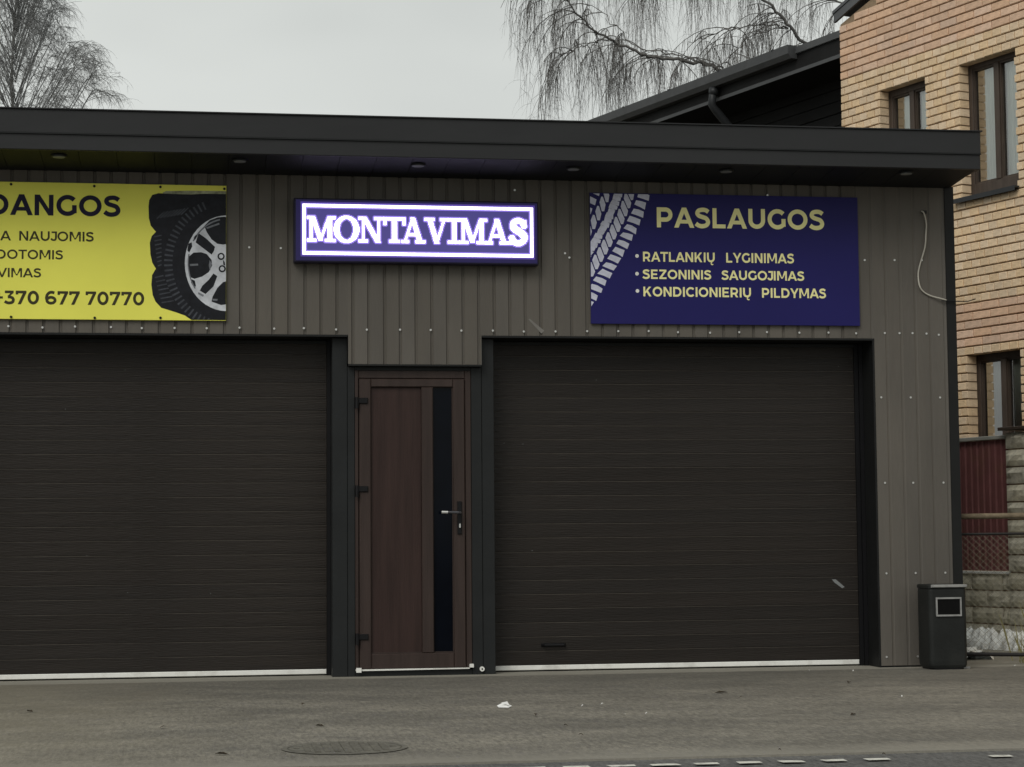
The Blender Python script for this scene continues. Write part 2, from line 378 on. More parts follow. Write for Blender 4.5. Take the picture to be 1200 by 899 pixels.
# lintel drip trims
t = MB(); t.box(-4.0, -0.006, 2.372, 1.034, 0.30, 2.386); t.box(1.988, -0.006, 2.374, 4.883, 0.30, 2.388); t.box(1.040, -0.006, 2.168, 1.982, 0.06, 2.180)
t.build('lintel_trim', TRIM, GB)
t = MB(); t.box(4.870, -0.004, 0.005, 4.8835, 0.30, 2.3735); t.build('opening_edge_trim', TRIM, GB)
t = MB(); t.box(5.446, -0.010, 0.004, 5.512, 0.05, 3.52); t.box(5.512, -0.010, 0.004, 5.516, 5.0, 3.52)
t.build('corner_trim', TRIM, GB)
# posts
for (xa, xb_, nm) in ((0.930, 1.0365, 'a'), (1.0375, 1.088, 'b'), (1.912, 1.988, 'c'), (1.989, 2.078, 'd')):
    t = MB(); t.box(xa, 0.055 + (0.006 if nm in 'ad' else 0), 0.0, xb_, 0.30, 2.371 if nm in 'ad' else 2.167, bev=0.003); t.build('door_post', JAMB, GB)
t = MB(); t.box(1.0885, 0.06, 2.142, 1.911, 0.30, 2.166); t.build('door_head', JAMB, GB)
# fascia, soffit, roof
F = -0.55
def fasc(name, z0, z1, yo, mat, splits):
    for a_, b_ in zip(splits[:-1], splits[1:]):
        t = MB(); t.box(a_+0.0006, F+yo, z0, b_-0.0006, F+yo+0.03, z1, bev=0.004); t.build(name, mat, GB)
fasc('fascia_upper_board', 3.664, 3.824, 0.0, FASC, [-6.8, 5.52])
fasc('fascia_lower_board', 3.553, 3.661, 0.008, FASC, [-6.8, 5.517])
t = MB(); t.box(-6.8, F-0.012, 3.824, 5.53, F+0.06, 3.832); t.build('roof_edge_flashing', FASC, GB)
t = MB(); t.box(-6.8, F-0.004, 3.6590, 5.521, F+0.02, 3.6655); t.build('fascia_joint_bead', JAMB, GB)
t = MB(); t.box(5.490, F+0.0395, 3.553, 5.5165, 5.1, 3.824); t.build('fascia_side_board', FASC, GB)
t = MB(); t.prism_x([(F+0.04, 3.815), (F+0.04, 3.80), (5.1, 3.60), (5.1, 3.615)], -6.8, 5.49); t.build('roof_sheet', ROOFM, GB)
x = -6.8
while x < 5.48:
    x2 = min(x+0.25, 5.489)
    t = MB(); t.prism_x([(F+0.04, 3.553), (F+0.04, 3.565), (0.011, 3.522), (0.011, 3.510)], x+0.0015, x2-0.0015); t.build('soffit_board', SOFF, GB); x += 0.25
# screws
scm = MB().disc((0, 0, 0), 0.0078, (0, -1, 0), 0.004, 8).mesh('screw', STEEL)
def screw(X, Z): put('screw', scm, GB, (X, -0.0035, Z))
xx = -1.5; k = 0
while xx < 5.44:
    if not 4.86 < xx < 4.90:
        screw(xx + random.uniform(-.012, .012), 2.425 + random.uniform(-.006, .006))
    xx += 0.2234 if xx < 4.65 else 0.105
for z in (1.957, 1.333, 0.677, 0.075):
    for X in (4.935, 5.155, 5.385): screw(X + random.uniform(-.01, .01), z)
for (px, py) in ((593, 292), (329, 291), (662, 297), (667, 302), (1013, 305), (1048, 305), (1080, 305), (292, 290), (603, 223), (899, 229)):
    P = atY(px, py); screw(P[0], P[2])
P = atY(1117, 466); screw(5.48, 1.86); screw(5.48, 0.98)

# garage doors: slats one by one
def garage_door(x0, x1, ztop, label):
    d = bpy.data.objects.new('garage_door', None); COL.objects.link(d); d.parent = GB; d.location = (0, 0, 0); d['label'] = label
    n = 23; h = (ztop-0.046)/n
    b = MB(); bb = 0
    L_ = x1-x0
    # profile: top chamfer looking up, flat face, small return at the bottom, lightly ribbed
    prof = [(0.030, 0.0002), (0.0014, 0.0002), (0.0, 0.002), (0.0, h-0.0062), (-0.0016, h-0.0050), (-0.0016, h-0.0016), (0.0008, h-0.0004), (0.030, h-0.0004)]
    b.prism_x(prof, 0, L_); b.m[6] = 1; me = b.mesh('slat', [SLAT, material('slat_pale_lip', (0.075, 0.066, 0.056), 0.5, 0, .3, 3.0, stretch=(1, 1, 1))])  # thin lip coloured paler to draw a pale line per slat
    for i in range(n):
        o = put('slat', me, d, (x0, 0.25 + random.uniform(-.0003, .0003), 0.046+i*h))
    bk = MB(); bk.box(x0+.01, 0.281, 0.03, x1-.01, 0.300, ztop-0.005); bk.build('door_backing', BLACK, d)
    s = MB(); s.box(x0+0.002, 0.243, 0.010, x1-0.002, 0.285, 0.0445, bev=0.004); s.build('bottom_seal', WHITE, d)
    return d
DL = garage_door(-3.9, 0.902, 2.370, 'left garage door of brown ribbed slats with a white bottom seal')
DR = garage_door(2.081, 4.806, 2.371, 'right garage door of brown ribbed slats with a dark pull handle near its foot')
t = MB(); t.box(0.904, 0.235, 0.0, 0.9285, 0.299, 2.370); t.build('guide_rail', BLACK, GB)
t = MB(); t.box(4.840, 0.225, 0.0, 4.8685, 0.299, 2.371); t.box(4.808, 0.24, 0.0, 4.838, 0.299, 2.371); t.build('guide_rail', BLACK, GB)
for (xa, xb_, sill) in ((-3.9, 0.902, 2.344), (2.081, 4.806, 2.345)):
    t = MB(); t.box(xa, 0.232, sill, xb_, 0.2485, sill+0.02); t.build('top_seal', JAMB, GB)
# pull handle on the right door
P0 = atY(634, 756, 0.25); P1 = atY(663, 756, 0.25)
t = MB(); t.box(P0[0], 0.2445, P0[2]-0.014, P1[0], 0.2495, P0[2]+0.012, bev=0.004); t.tube([(P0[0]+.01, 0.243, P0[2]), (P0[0]+.02, 0.212, P0[2]), (P1[0]-.02, 0.212, P0[2]), (P1[0]-.01, 0.243, P0[2])], 0.009, 8)
t.build('pull_handle', BLACK, DR)
A = atY(975, 681, 0.247); B = atY(990, 688, 0.247)
t = MB(); t.poly([(A[0], 0.2490, A[2]+.012), (A[0]+.03, 0.2488, A[2]+.012), (B[0], 0.2488, B[2]), (B[0]-.02, 0.2490, B[2]-.008), (A[0]+.02, .2489, A[2]-.012)]); t.build('paint_scrape', LENSG, DR)
t = MB()
for (px, py) in ((612, 521), (698, 446), (590, 520), (623, 646), (982, 430)):
    P = atY(px, py, 0.247); t.poly([(P[0], .2488, P[2]), (P[0]+.008, .2488, P[2]+.002), (P[0]+.006, .2488, P[2]+.008)])
t.build('paint_chips', LENSG, DR)
t = MB()
for (px, py) in ((76, 480), (146, 434), (101, 652), (149, 695), (246, 696)):
    P = atY(px, py, 0.247); t.poly([(P[0], .2488, P[2]), (P[0]+.007, .2488, P[2]+.002), (P[0]+.005, .2488, P[2]+.007)])
t.build('paint_chips', LENSG, DL)
A = atY(619, 374, -.003); B = atY(636, 391, -.003)
t = MB(); t.poly([(A[0], -.0026, A[2]), (A[0]+.012, -.0026, A[2]+.002), (B[0]+.012, -.0026, B[2]+.02), (B[0]-.01, -.0026, B[2])]); t.build('scratch', material('scuff', (.2, .19, .175), .6), GB)

# entrance door
ED = bpy.data.objects.new('entrance_door', None); COL.objects.link(ED); ED.parent = GB; ED['label'] = 'narrow mahogany brown door with a tall dark glass strip on its right'
def dpart(nm, x0, z0, x1, z1, y0, y1, mat, bev=0.004): return MB().box(x0, y0, z0, x1, y1, z1, bev=bev).build(nm, mat, ED)
dpart('frame_side', 1.0895, 0.05, 1.114, 2.141, 0.050, 0.12, DOORB); dpart('frame_side', 1.868, 0.05, 1.9105, 2.141, 0.050, 0.12, DOORB)
dpart('frame_head', 1.1145, 2.085, 1.8675, 2.141, 0.052, 0.12, DOORB)
dpart('stile', 1.118, 0.052, 1.200, 2.081, 0.036, 0.10, DOORB, .006); dpart('stile', 1.783, 0.052, 1.864, 2.081, 0.036, 0.10, DOORB, .006)
dpart('rail', 1.2005, 0.052, 1.7825, 0.156, 0.037, 0.10, DOORB, .006); dpart('rail', 1.2005, 2.023, 1.7825, 2.081, 0.037, 0.10, DOORB, .006)
dpart('mullion', 1.558, 0.1565, 1.640, 2.0225, 0.037, 0.10, DOORB, .006)
dpart('door_panel', 1.2005, 0.1565, 1.5575, 2.0225, 0.060, 0.10, DOORP, .002)
dpart('glass_pane', 1.6405, 0.1565, 1.7825, 2.0225, 0.064, 0.09, DGLASS, .001)
t = MB(); t.box(1.2025, 0.050, 0.1570, 1.5555, 0.0595, 0.165); t.box(1.6425, 0.050, 0.1570, 1.7805, 0.0635, 0.165); t.box(1.7745, 0.050, 0.1655, 1.7820, 0.0635, 2.0215)
t.build('glazing_bead', DOORB, ED)
for z in (1.925, 1.305, 0.275):
    t = MB(); t.box(1.098, 0.022, z-0.020, 1.178, 0.0355, z+0.020, bev=.004); t.tube([(1.100, 0.020, z-0.055), (1.100, 0.020, z+0.025)], 0.013, 8); t.build('hinge', BLACK, ED)
t = MB(); t.box(1.808, 0.022, 0.985, 1.838, 0.0355, 1.215, bev=.003); hd = t.build('handle_plate', BLACK, ED)
t = MB(); t.tube([(1.823, 0.030, 1.135), (1.823, -0.018, 1.135), (1.810, -0.026, 1.136), (1.735, -0.026, 1.138)], 0.009, 8); t.build('lever', material('handle_grey', (.10, .10, .11), .35, .5), hd)
t = MB(); t.tube([(1.734, -0.026, 1.138), (1.690, -0.024, 1.139)], 0.0105, 8); t.build('lever_tip', STEEL, hd)
t = MB(); t.box(1.818, 0.012, 1.030, 1.829, 0.0215, 1.058); t.build('keyhole', STEEL, hd)
t = MB(); t.prism([(1.090, .0395), (1.888, .0425), (1.888, .0505), (1.090, .0505)], 0.028, 0.12); t.build('threshold', WHITE, ED)
t = MB(); t.box(1.092, 0.015, 0.030, 1.128, 0.0275, 0.062); t.box(1.888, 0.015, 0.052, 1.916, 0.049, 0.076); t.build('threshold_end_cap', WHITE, ED)
t = MB(); t.box(1.09, 0.06, 0.0, 1.91, 0.14, 0.0355); t.build('door_step', JAMB, ED)
P = atY(565, 784, 0.04); t = MB(); t.disc((P[0], 0.054, P[2]), 0.017, (0, -1, 0), 0.02, 14); t.disc((P[0], 0.0335, P[2]), 0.006, (0, -1, 0), 0.002, 10, 1)
t.build('drain_spout', [WHITE, BLACK], GB)

# downlights
DN = ['round soffit downlight above the left part of the yellow tyre banner', 'round soffit downlight between the yellow banner and the lit sign', 'round soffit downlight directly over the lit sign', 'round soffit downlight just left of the blue banner', 'round soffit downlight over the middle of the blue banner', 'round soffit downlight nearest the right end of the eaves']
for (px, py), lb in zip(((69, 183.5), (281, 188.5), (490, 193.5), (672, 197.5), (851, 200.5), (1062, 203.5)), DN):
    P = atZ(px, py, 3.535); Y = min(max(P[1], -0.46), -0.15); z = 3.553 - (Y-F-0.04)/(0.561-0.04)*0.043
    e = tag(empty('downlight', (P[0], Y, z-0.001)), lb, 'downlight', 'downlights in the soffit')
    b = MB()
    b.disc((0, 0, 0), 0.052, (0, 0, -1), 0.010, 24); b.build('rim', JAMB, e)
    MB().disc((0, 0, -0.0105), 0.040, (0, 0, -1), 0.004, 24).build('lens', LENSG, e)

# ------------------------------------------------------------------ lettering: geometric sans strokes
def cr_spline(p, n=5):
    out = []
    P = [p[0]] + list(p) + [p[-1]]
    for i in range(1, len(P)-2):
        for k in range(n):
            t_ = k/n; a, b, c, d = P[i-1], P[i], P[i+1], P[i+2]
            out.append(tuple(0.5*((2*b[j]) + (-a[j]+c[j])*t_ + (2*a[j]-5*b[j]+4*c[j]-d[j])*t_*t_ + (-a[j]+3*b[j]-3*c[j]+d[j])*t_**3) for j in (0, 1)))
    out.append(p[-1]); return out
def ell(cx, cy, rx, ry, a0, a1, n=18):
    return [(cx+rx*math.cos(math.radians(a0+(a1-a0)*k/n)), cy+ry*math.sin(math.radians(a0+(a1-a0)*k/n))) for k in range(n+1)]
def glyph(ch, s):
    # list of ('s', centreline, width) and ('p', polygon); cap height 1
    h = s/2; G = []; st = lambda p: G.append(('s', p, s)); R = lambda x0, y0, x1, y1: G.append(('p', [(x0, y0), (x1, y0), (x1, y1), (x0, y1)]))
    def dg(x0, x1, ww=None, y0=0, y1=1):
        k = (ww or s)*0.5*math.sqrt(1+((x1-x0)/(y1-y0))**2); G.append(('p', [(x0-k, y0), (x0+k, y0), (x1+k, y1), (x1-k, y1)]))
    if ch == 'A': w_ = 1.06; dg(h*1.1, .53); dg(w_-h*1.1, .53); R(.24, .21, .82, .21+s*.85)
    elif ch == 'D': w_ = .92; R(0, 0, s, 1); st([(s, h), (.42, h)] + ell(.42, .5, .92-h-.42, .5-h, -85, 85, 14) + [(.42, 1-h), (s, 1-h)])
    elif ch == 'N': w_ = .88; R(0, 0, s, 1); R(w_-s, 0, w_, 1); G.append(('p', [(w_-s-.02, 0), (w_, 0), (s+.02, 1), (0, 1)]))
    elif ch == 'G': w_ = .96; st(ell(.52, .5, .52-h, .5-h+.01, 42, 325, 22)); R(w_-s-.01, .13, w_-.01, .52)
    elif ch == 'O': w_ = 1.06; st(ell(.53, .5, .53-h, .5-h+.01, 0, 360, 28))
    elif ch == 'C': w_ = .92; st(ell(.52, .5, .52-h, .5-h+.01, 42, 318, 20))
    elif ch == 'S': w_ = .80; st(cr_spline([(.71, .80), (.58, .885), (.42, .91), (.21, .865), (.13, .73), (.22, .61), (.42, .54), (.60, .47), (.69, .30), (.60, .145), (.38, .09), (.19, .125), (.05, .22)]))
    elif ch == 'M': w_ = 1.10; R(0, 0, s*.95, 1); R(w_-s*.95, 0, w_, 1); k = s*.62; G.append(('p', [(.55-k, .30), (.55, .22), (.10+s*.9, 1), (0, 1)])); G.append(('p', [(.55, .22), (.55+k, .30), (w_, 1), (w_-.10-s*.9, 1)])); G.append(('p', [(.47, .20), (.63, .20), (.68, .36), (.42, .36)]))
    elif ch == 'I': w_ = s; R(0, 0, s, 1)
    elif ch == 'T': w_ = .86; R(0, 1-s*.9, w_, 1); R(.43-h, 0, .43+h, 1-s*.9)
    elif ch in 'UŲ':
        w_ = .88; st([(h, 1), (h, .44)] + ell(.44, .42, .44-h, .42-h-.0, 180, 360, 14) + [(w_-h, .44), (w_-h, 1)])
        if ch == 'Ų': G.append(('s', cr_spline([(.56, .03), (.47, -.08), (.49, -.20), (.60, -.235), (.70, -.20)], 3), s*.55))
    elif ch == 'J': w_ = .62; R(.10, 1-s*.9, w_, 1); st([(w_-h, 1-s*.5), (w_-h, .36)] + ell(w_-h-.20, .34, .20, .34-h, 0, -90, 8) + [(.16, .14), (.05, .26)])
    elif ch == 'V': w_ = 1.04; dg(.52, h*1.1); dg(.52, w_-h*1.1)
    elif ch == 'P': w_ = .82; R(0, 0, s, 1); st([(s, 1-h), (.44, 1-h)] + ell(.46, .64, w_-h-.46, .36-h, 85, -85, 10) + [(.44, .28+h), (s, .28+h)])
    elif ch == 'R': w_ = .84; R(0, 0, s, 1); st([(s, 1-h), (.44, 1-h)] + ell(.46, .64, .82-h-.46, .36-h, 85, -85, 10) + [(.44, .28+h), (s, .28+h)]); G.append(('p', [(w_-s*1.15, 0), (w_, 0), (.62, .34), (.40, .34)]))
    elif ch == 'L': w_ = .68; R(0, 0, s, 1); R(s, 0, w_, s*.9)
    elif ch == 'K': w_ = .88; R(0, 0, s, 1); G.append(('p', [(s-.02, .24), (s-.02, .49), (w_-s*1.25-.02, 1), (w_-.02, 1)])); G.append(('p', [(w_-s*1.2, 0), (w_, 0), (.50, .60), (.34, .46)]))
    elif ch == 'Y': w_ = .98; R(.49-h, 0, .49+h, .40); G.append(('p', [(.49-h, .36), (.49+h*.9, .40), (s*1.12, 1), (0, 1)])); G.append(('p', [(.49-h*.9, .40), (.49+h, .36), (w_, 1), (w_-s*1.12, 1)]))
    elif ch == 'Z': w_ = .78; R(0, 0, w_, s*.9); R(0, 1-s*.9, w_, 1); G.append(('p', [(0, s*.8), (s*1.3, s*.8), (w_, 1-s*.8), (w_-s*1.3, 1-s*.8)]))
    elif ch == 'E': w_ = .74; R(0, 0, s, 1); R(s, 0, w_, s*.9); R(s, 1-s*.9, w_-.02, 1); R(s, .5-s*.43, w_-.08, .5+s*.43)
    elif ch == 'B': w_ = .88; R(0, 0, s, 1); st([(s, 1-h), (.5, 1-h)] + ell(.5, .74, .28, .26-h, 85, -85, 8) + [(s, .5)]); st([(s, .5), (.5, .5)] + ell(.52, .28, .27, .28-h, 85, -85, 8) + [(s, h)])
    elif ch == '3': w_ = .76; R(.04, 1-s*.9, .68, 1); G.append(('p', [(.42, .60), (.24, .60), (.46, 1-s*.8), (.68, 1-s*.8)])); st(cr_spline([(.26, .53), (.42, .53), (.60, .46), (.67, .31), (.59, .145), (.37, .09), (.18, .125), (.04, .21)]))
    elif ch == '7': w_ = .78; R(0, 1-s*.9, w_, 1); R(0, .72, s*.85, 1-s*.9); dg(.27, w_-h*1.25, None, 0, 1-s*.8)
    elif ch == '0': w_ = .84; st(ell(.42, .5, .42-h, .5-h+.01, 0, 360, 24))
    elif ch == '6': w_ = .82; st(ell(.43, .315, .43-h-.02, .315-h+.01, 0, 360, 20)); st(cr_spline([(h+.01, .36), (h-.01, .52), (.16, .73), (.30, .87), (.48, .91), (.68, .865)], 4))
    elif ch == '+': w_ = .62; R(0, .40, w_, .40+s*.8); R(.31-s*.4, .17, .31+s*.4, .83)
    elif ch == ' ': w_ = .36
    return G, w_
BEAR = {'A': -.01, 'V': -.01, 'Y': -.01, 'T': .02, 'O': .05, 'G': .05, 'C': .05, 'S': .04, '7': .04, '0': .05, '6': .05, '3': .04, 'J': .0, ' ': 0, '+': .06}
def text_mesh(mb, txt,  x0, x1, z0, z1, y, s=.2, width_from_right=None, mi=0, sel=None):
    # fill [x0,x1] x [z0,z1]; or anchor the right end at x1 and keep scale from height when x0 is None
    adv = []; X = 0; ks = []
    for ch in txt:
        G, w_ = glyph(ch, s); br = BEAR.get(ch, .085)
        X += br; ks.append((X, G)); X += w_+br
    L_ = ks[0][0]; end = X-BEAR.get(txt[-1], .085); H = z1-z0
    sx = (x1-x0)/(end-L_) if x0 is not None else width_from_right*H
    ox = (x0 - L_*sx) if x0 is not None else (x1-end*sx)
    lay = 0
    for (gx, G) in (ks[sel[0]:sel[1]] if sel else ks):
        for it in G:
            yy = y - 0.00012*(lay % 9); lay += 1
            T = lambda p: (ox+(gx+p[0])*sx, yy, z0+p[1]*H)
            if it[0] == 'p': mb.poly([T(p) for p in it[1]], mi)
            else:
                P = it[1]; n = len(P); wd = it[2]/2; L2 = []; R2 = []
                closed = abs(P[0][0]-P[-1][0]) < 1e-6 and abs(P[0][1]-P[-1][1]) < 1e-6
                for i in range(n):
                    a_ = P[i-1] if i else (P[-2] if closed else P[0]); c_ = P[i+1] if i < n-1 else (P[1] if closed else P[-1])
                    dx, dy = c_[0]-a_[0], c_[1]-a_[1]; l = math.hypot(dx, dy) or 1; nx, ny = -dy/l*wd, dx/l*wd
                    L2.append(T((P[i][0]+nx, P[i][1]+ny))); R2.append(T((P[i][0]-nx, P[i][1]-ny)))
                b = len(mb.v); mb.v += L2+R2
                for i in range(n-1): mb.f.append((b+i, b+n+i, b+n+i+1, b+i+1)); mb.m.append(mi)
    return mb
def px_text(parent, name, txt, xa, xb_, yt, yb, Y, mat, s=.2, loc=(0, 0, 0), anchor=None):
    xm = (xa+xb_)/2 if xa is not None else xb_
    z0 = atY(xm, yb, Y)[2]; z1 = atY(xm, yt, Y)[2]; X1 = atY(xb_, (yt+yb)/2, Y)[0]
    X0 = atY(xa, (yt+yb)/2, Y)[0] if xa is not None else None
    n0 = 0
    for wd in txt.split(' '):
        if wd: text_mesh(MB(), txt, X0, X1, z0, z1, Y, s, anchor, sel=(n0, n0+len(wd))).build(name, mat, parent)
        n0 += len(wd)+1
def clip(poly, x0, z0, x1, z1):
    for ax, lim, sg in ((0, x0, 1), (0, x1, -1), (1, z0, 1), (1, z1, -1)):
        outp = []
        for i in range(len(poly)):
            a_, b_ = poly[i-1], poly[i]; ia = sg*(a_[ax]-lim) >= 0; ib = sg*(b_[ax]-lim) >= 0
            if ia != ib:
                t_ = (lim-a_[ax])/(b_[ax]-a_[ax]); outp.append((a_[0]+(b_[0]-a_[0])*t_, a_[1]+(b_[1]-a_[1])*t_))
            if ib: outp.append(b_)
        poly = outp
        if len(poly) < 3: return []
    return poly

# ------------------------------------------------------------------ blue banner
BX0, BX1, BZ0, BZ1 = 2.772, 4.772, 2.478, 3.425
BB = tag(empty('service_banner', (0, 0, 0)), 'dark blue banner with yellow PASLAUGOS lettering and a grey tyre tread print', 'banner')
MB().box(BX0, -0.024, BZ0, BX1, -0.012, BZ1, bev=.001).build('panel', BLU, BB)
YB = -0.0246
px_text(BB, 'title_lettering', 'PASLAUGOS', 769.7, 965.8, 244.6, 268.0, YB, YTXT, .215)
for (ty, tb, wa, wb) in ((295.6, 307.0, ('RATLANKIŲ', 753.5, 837.5), ('LYGINIMAS', 851, 930.5)), (316.3, 327.3, ('SEZONINIS', 753, 833.5), ('SAUGOJIMAS', 845.5, 942.5)), (336.7, 348.0, ('KONDICIONIERIŲ', 754, 880), ('PILDYMAS', 893, 968))):
    for (wd_, xa, xb_) in (wa, wb):
        sh = 0.7*((xa+xb_)/2-795)/80*0.8 if wd_ in ('RATLANKIŲ', 'SEZONINIS', 'KONDICIONIERIŲ') else 1.3
        px_text(BB, 'lettering', wd_, xa, xb_, ty+(sh if sh == 1.3 else 0), tb+(sh if sh == 1.3 else 0), YB, YTXT, .205)
for (px, py) in ((746.5, 300), (746.5, 320.8), (747, 341)):
    P = atY(px, py, YB); MB().disc((P[0], YB, P[2]), 0.0135, (0, -1, 0), 0, 14).build('bullet_point', WHITE, BB)
# tread print: rows of blocks running down to the left
tread = MB(); lay = 0
def Tz(u, v): P = atY(680+u/5.29, 220+v/5.29, YB); return (P[0], P[2])
o0 = np.array([452., 40.]); tdir = np.array([-0.490, 0.872]); qd = np.array([-0.872, -0.490])
def tp(t_, q_):
    bend = 0.00035*(t_-350)**2 * (1 if t_ < 350 else .25)
    p = o0 + tdir*t_ + qd*(q_ + bend - 30); return (p[0], p[1])
def block(c):
    global lay
    pts = [Tz(*tp(a_, b_)) for (a_, b_) in c]; pts = clip(pts, BX0+.003, BZ0+.003, BX1-.003, BZ1-.006)
    if len(pts) >= 3: tread.poly([(p[0], YB-0.00015*(lay % 3), p[1]) for p in pts]); lay += 1
for i in range(-2, 15):
    t0 = 18+i*53.5; j = lambda: random.uniform(-5, 5)
    block([(t0+j(), 10+j()), (t0+36+j(), 4+j()), (t0+38, 40+j()), (t0+43+j(), 82+j()), (t0+8+j(), 78+j()), (t0+2, 44)])
    t0 += 20
    block([(t0+54, 98), (t0+62, 110), (t0+22, 156), (t0-14, 162), (t0-18, 152), (t0+22, 103)])
for i in range(-4, 26):
    t0 = i*29; block([(t0, 176+random.uniform(-3, 3)), (t0+24+random.uniform(-4, 4), 172+random.uniform(-6, 6)), (t0+31, 190), (t0+34, 219+random.uniform(-6, 6)), (t0+6, 222+random.uniform(-3, 3))])
for i in range(-3, 15):
    t0 = i*62+5
    block([(t0+50, 238), (t0+58, 252), (t0+16, 288), (t0-20, 292), (t0-24, 282), (t0+10, 248)])
    block([(t0+10, 312), (t0+46, 306), (t0+54, 396), (t0+14, 402)])
tread.build('tread_print', GTRD, BB)

# ------------------------------------------------------------------ yellow banner
YX0, YX1, YZ0, YZ1 = -2.812, 0.188, 2.476, 3.424
YBN = tag(empty('tyre_banner', (0, 0, 0)), 'yellow banner with dark DANGOS lettering, a phone number and a printed tyre with silver wheel', 'banner')
MB().box(YX0, -0.024, YZ0, YX1, -0.012, YZ1, bev=.001).build('panel', YEL, YBN)
px_text(YBN, 'title_lettering', 'PADANGOS', None, 141.3, 229.8, 254, YB, NAVY, .215, anchor=1.0)
px_text(YBN, 'lettering', 'PREKYBA  NAUJOMIS', None, 110, 272, 283.3, YB, OLIVE, .185, anchor=1.025)
px_text(YBN, 'lettering', 'IR  NAUDOTOMIS', None, 74, 293.3, 304.3, YB, OLIVE, .185, anchor=1.025)
px_text(YBN, 'lettering', 'MONTAVIMAS', None, 48.3, 314.5, 325.3, YB, OLIVE, .185, anchor=1.025)
px_text(YBN, 'phone_lettering', '+370 677 70770', None, 169, 342.3, 358, YB, OLIVE, .215, anchor=.975)
def Uz(u, v): P = atY(150+u/4.493, 200+v/4.493, YB); return (P[0], P[2])
def art(name, polys, mat, layer, bb=None):
    if name.endswith('_print') and name.split('_')[0] == 'wheel' and len(polys) > 1:
        for pl in polys: art(name, [pl], mat, layer)
        return
    b = MB(); k = 0
    for pl in polys:
        pts = clip([Uz(*p) for p in pl], YX0+.003, YZ0+.004, YX1-.001, YZ1-.004)
        if len(pts) >= 3: b.poly([(p[0], YB-layer*0.0006-0.00008*(k % 5), p[1]) for p in pts]); k += 1
    if b.f: b.build(name, mat, YBN)
def E(cx, cy, rx, ry, a0=0, a1=360, n=48): return [(cx+rx*math.cos(math.radians(a0+(a1-a0)*k/n)), cy-ry*math.sin(math.radians(a0+(a1-a0)*k/n))) for k in range(n if a1-a0 == 360 else n+1)]
def ringseg(cx, cy, r0, r1, a0, a1, n=8):
    A_ = E(cx, cy, r1[0], r1[1], a0, a1, n); B_ = E(cx, cy, r0[0], r0[1], a0, a1, n); return A_ + B_[::-1]
art('tyre_print_highlight', [[(182, 116), (200, 108), (330, 106), (510, 108), (530, 112), (530, 130), (190, 128)]], TYRE3, 0)
art('tyre_print', [[(108, 190), (112, 155), (128, 128), (160, 119), (240, 123), (330, 126), (400, 122), (530, 124), (530, 790), (335, 787), (300, 763), (250, 745), (175, 722), (145, 690), (130, 655), (123, 600), (127, 550), (147, 516), (128, 485), (118, 440), (115, 380), (125, 345), (147, 322), (120, 290), (110, 250)]], TYRE, 1)
C = (520, 488)
lug = []
for k in range(34):
    a_ = 112+k*4.6
    lug.append([p for p in ringseg(*C, (286, 306), (330, 348), a_, a_+1.7, 2)])
for k in range(8): lug.append([(135+k*3, 345+k*22), (175, 338+k*22), (178, 344+k*22), (137+k*3, 352+k*22)])
for k in range(7): lug.append([(140+k*6, 560+k*22), (185+k*9, 550+k*22), (188+k*9, 556+k*22), (142+k*6, 567+k*22)])
for k in range(8): lug.append([(150+k*18, 250-k*3), (190+k*18, 215-k*3), (194+k*18, 219-k*3), (154+k*18, 256-k*3)])
art('tread_lugs_print', lug, TYRE2, 2)
art('rim_print', [E(*C, 221, 252)], SILV, 3)
op = [ringseg(*C, (120, 140), (205, 235), 97, 138, 8)[:0] or [(402, 292), (430, 262), (470, 247), (505, 243), (545, 250), (545, 382), (500, 390), (470, 385), (440, 362), (415, 325)],
      [(372, 330), (412, 358), (458, 402), (452, 424), (440, 442), (400, 412), (356, 378)],
      [(322, 452), (345, 432), (385, 430), (415, 440), (440, 470), (443, 500), (425, 535), (390, 558), (350, 570), (325, 560), (316, 510)],
      [(450, 542), (470, 556), (450, 610), (408, 650), (378, 632), (392, 606), (425, 575)],
      [(545, 575), (500, 588), (470, 618), (445, 665), (440, 690), (490, 708), (545, 700)],
      [(318, 385), (335, 378), (338, 400), (322, 432), (312, 420)], [(335, 572), (352, 580), (358, 610), (345, 612), (332, 590)]]
art('wheel_opening_print', op, TYRE, 4)
art('wheel_shadow_print', [ringseg(*C, (200, 229), (207, 237), 100, 150, 10), ringseg(*C, (200, 229), (206, 236), 168, 215, 10), [(325, 492), (368, 490), (370, 500), (326, 503)], [(410, 300), (480, 275), (482, 284), (416, 308)], [(430, 470), (442, 490), (432, 528), (425, 500)], [(445, 675), (472, 676), (470, 686), (446, 684)], [(345, 352), (358, 338), (366, 344), (352, 366)], [(370, 640), (400, 655), (395, 665), (370, 650)]], SILV2, 5)
art('wheel_nut_print', [E(490, 452, 19, 19, n=16), E(496, 517, 19, 19, n=16), [(500, 470), (508, 480), (512, 500), (502, 496)]], TYRE, 6)
art('wheel_nut_print', [E(490, 452, 11, 11, n=12), E(496, 517, 11, 11, n=12)], SILV, 7)
for (px, py) in ((13, 216), (110.5, 218.3), (188, 219.2), (263, 221.5), (13, 371.5), (111, 372.6), (188, 372.5)):
    P = atY(px, py, YB); MB().disc((P[0], YB, P[2]), 0.009, (0, -1, 0), 0.005, 10).build('fixing_bolt', BLACK, YBN)

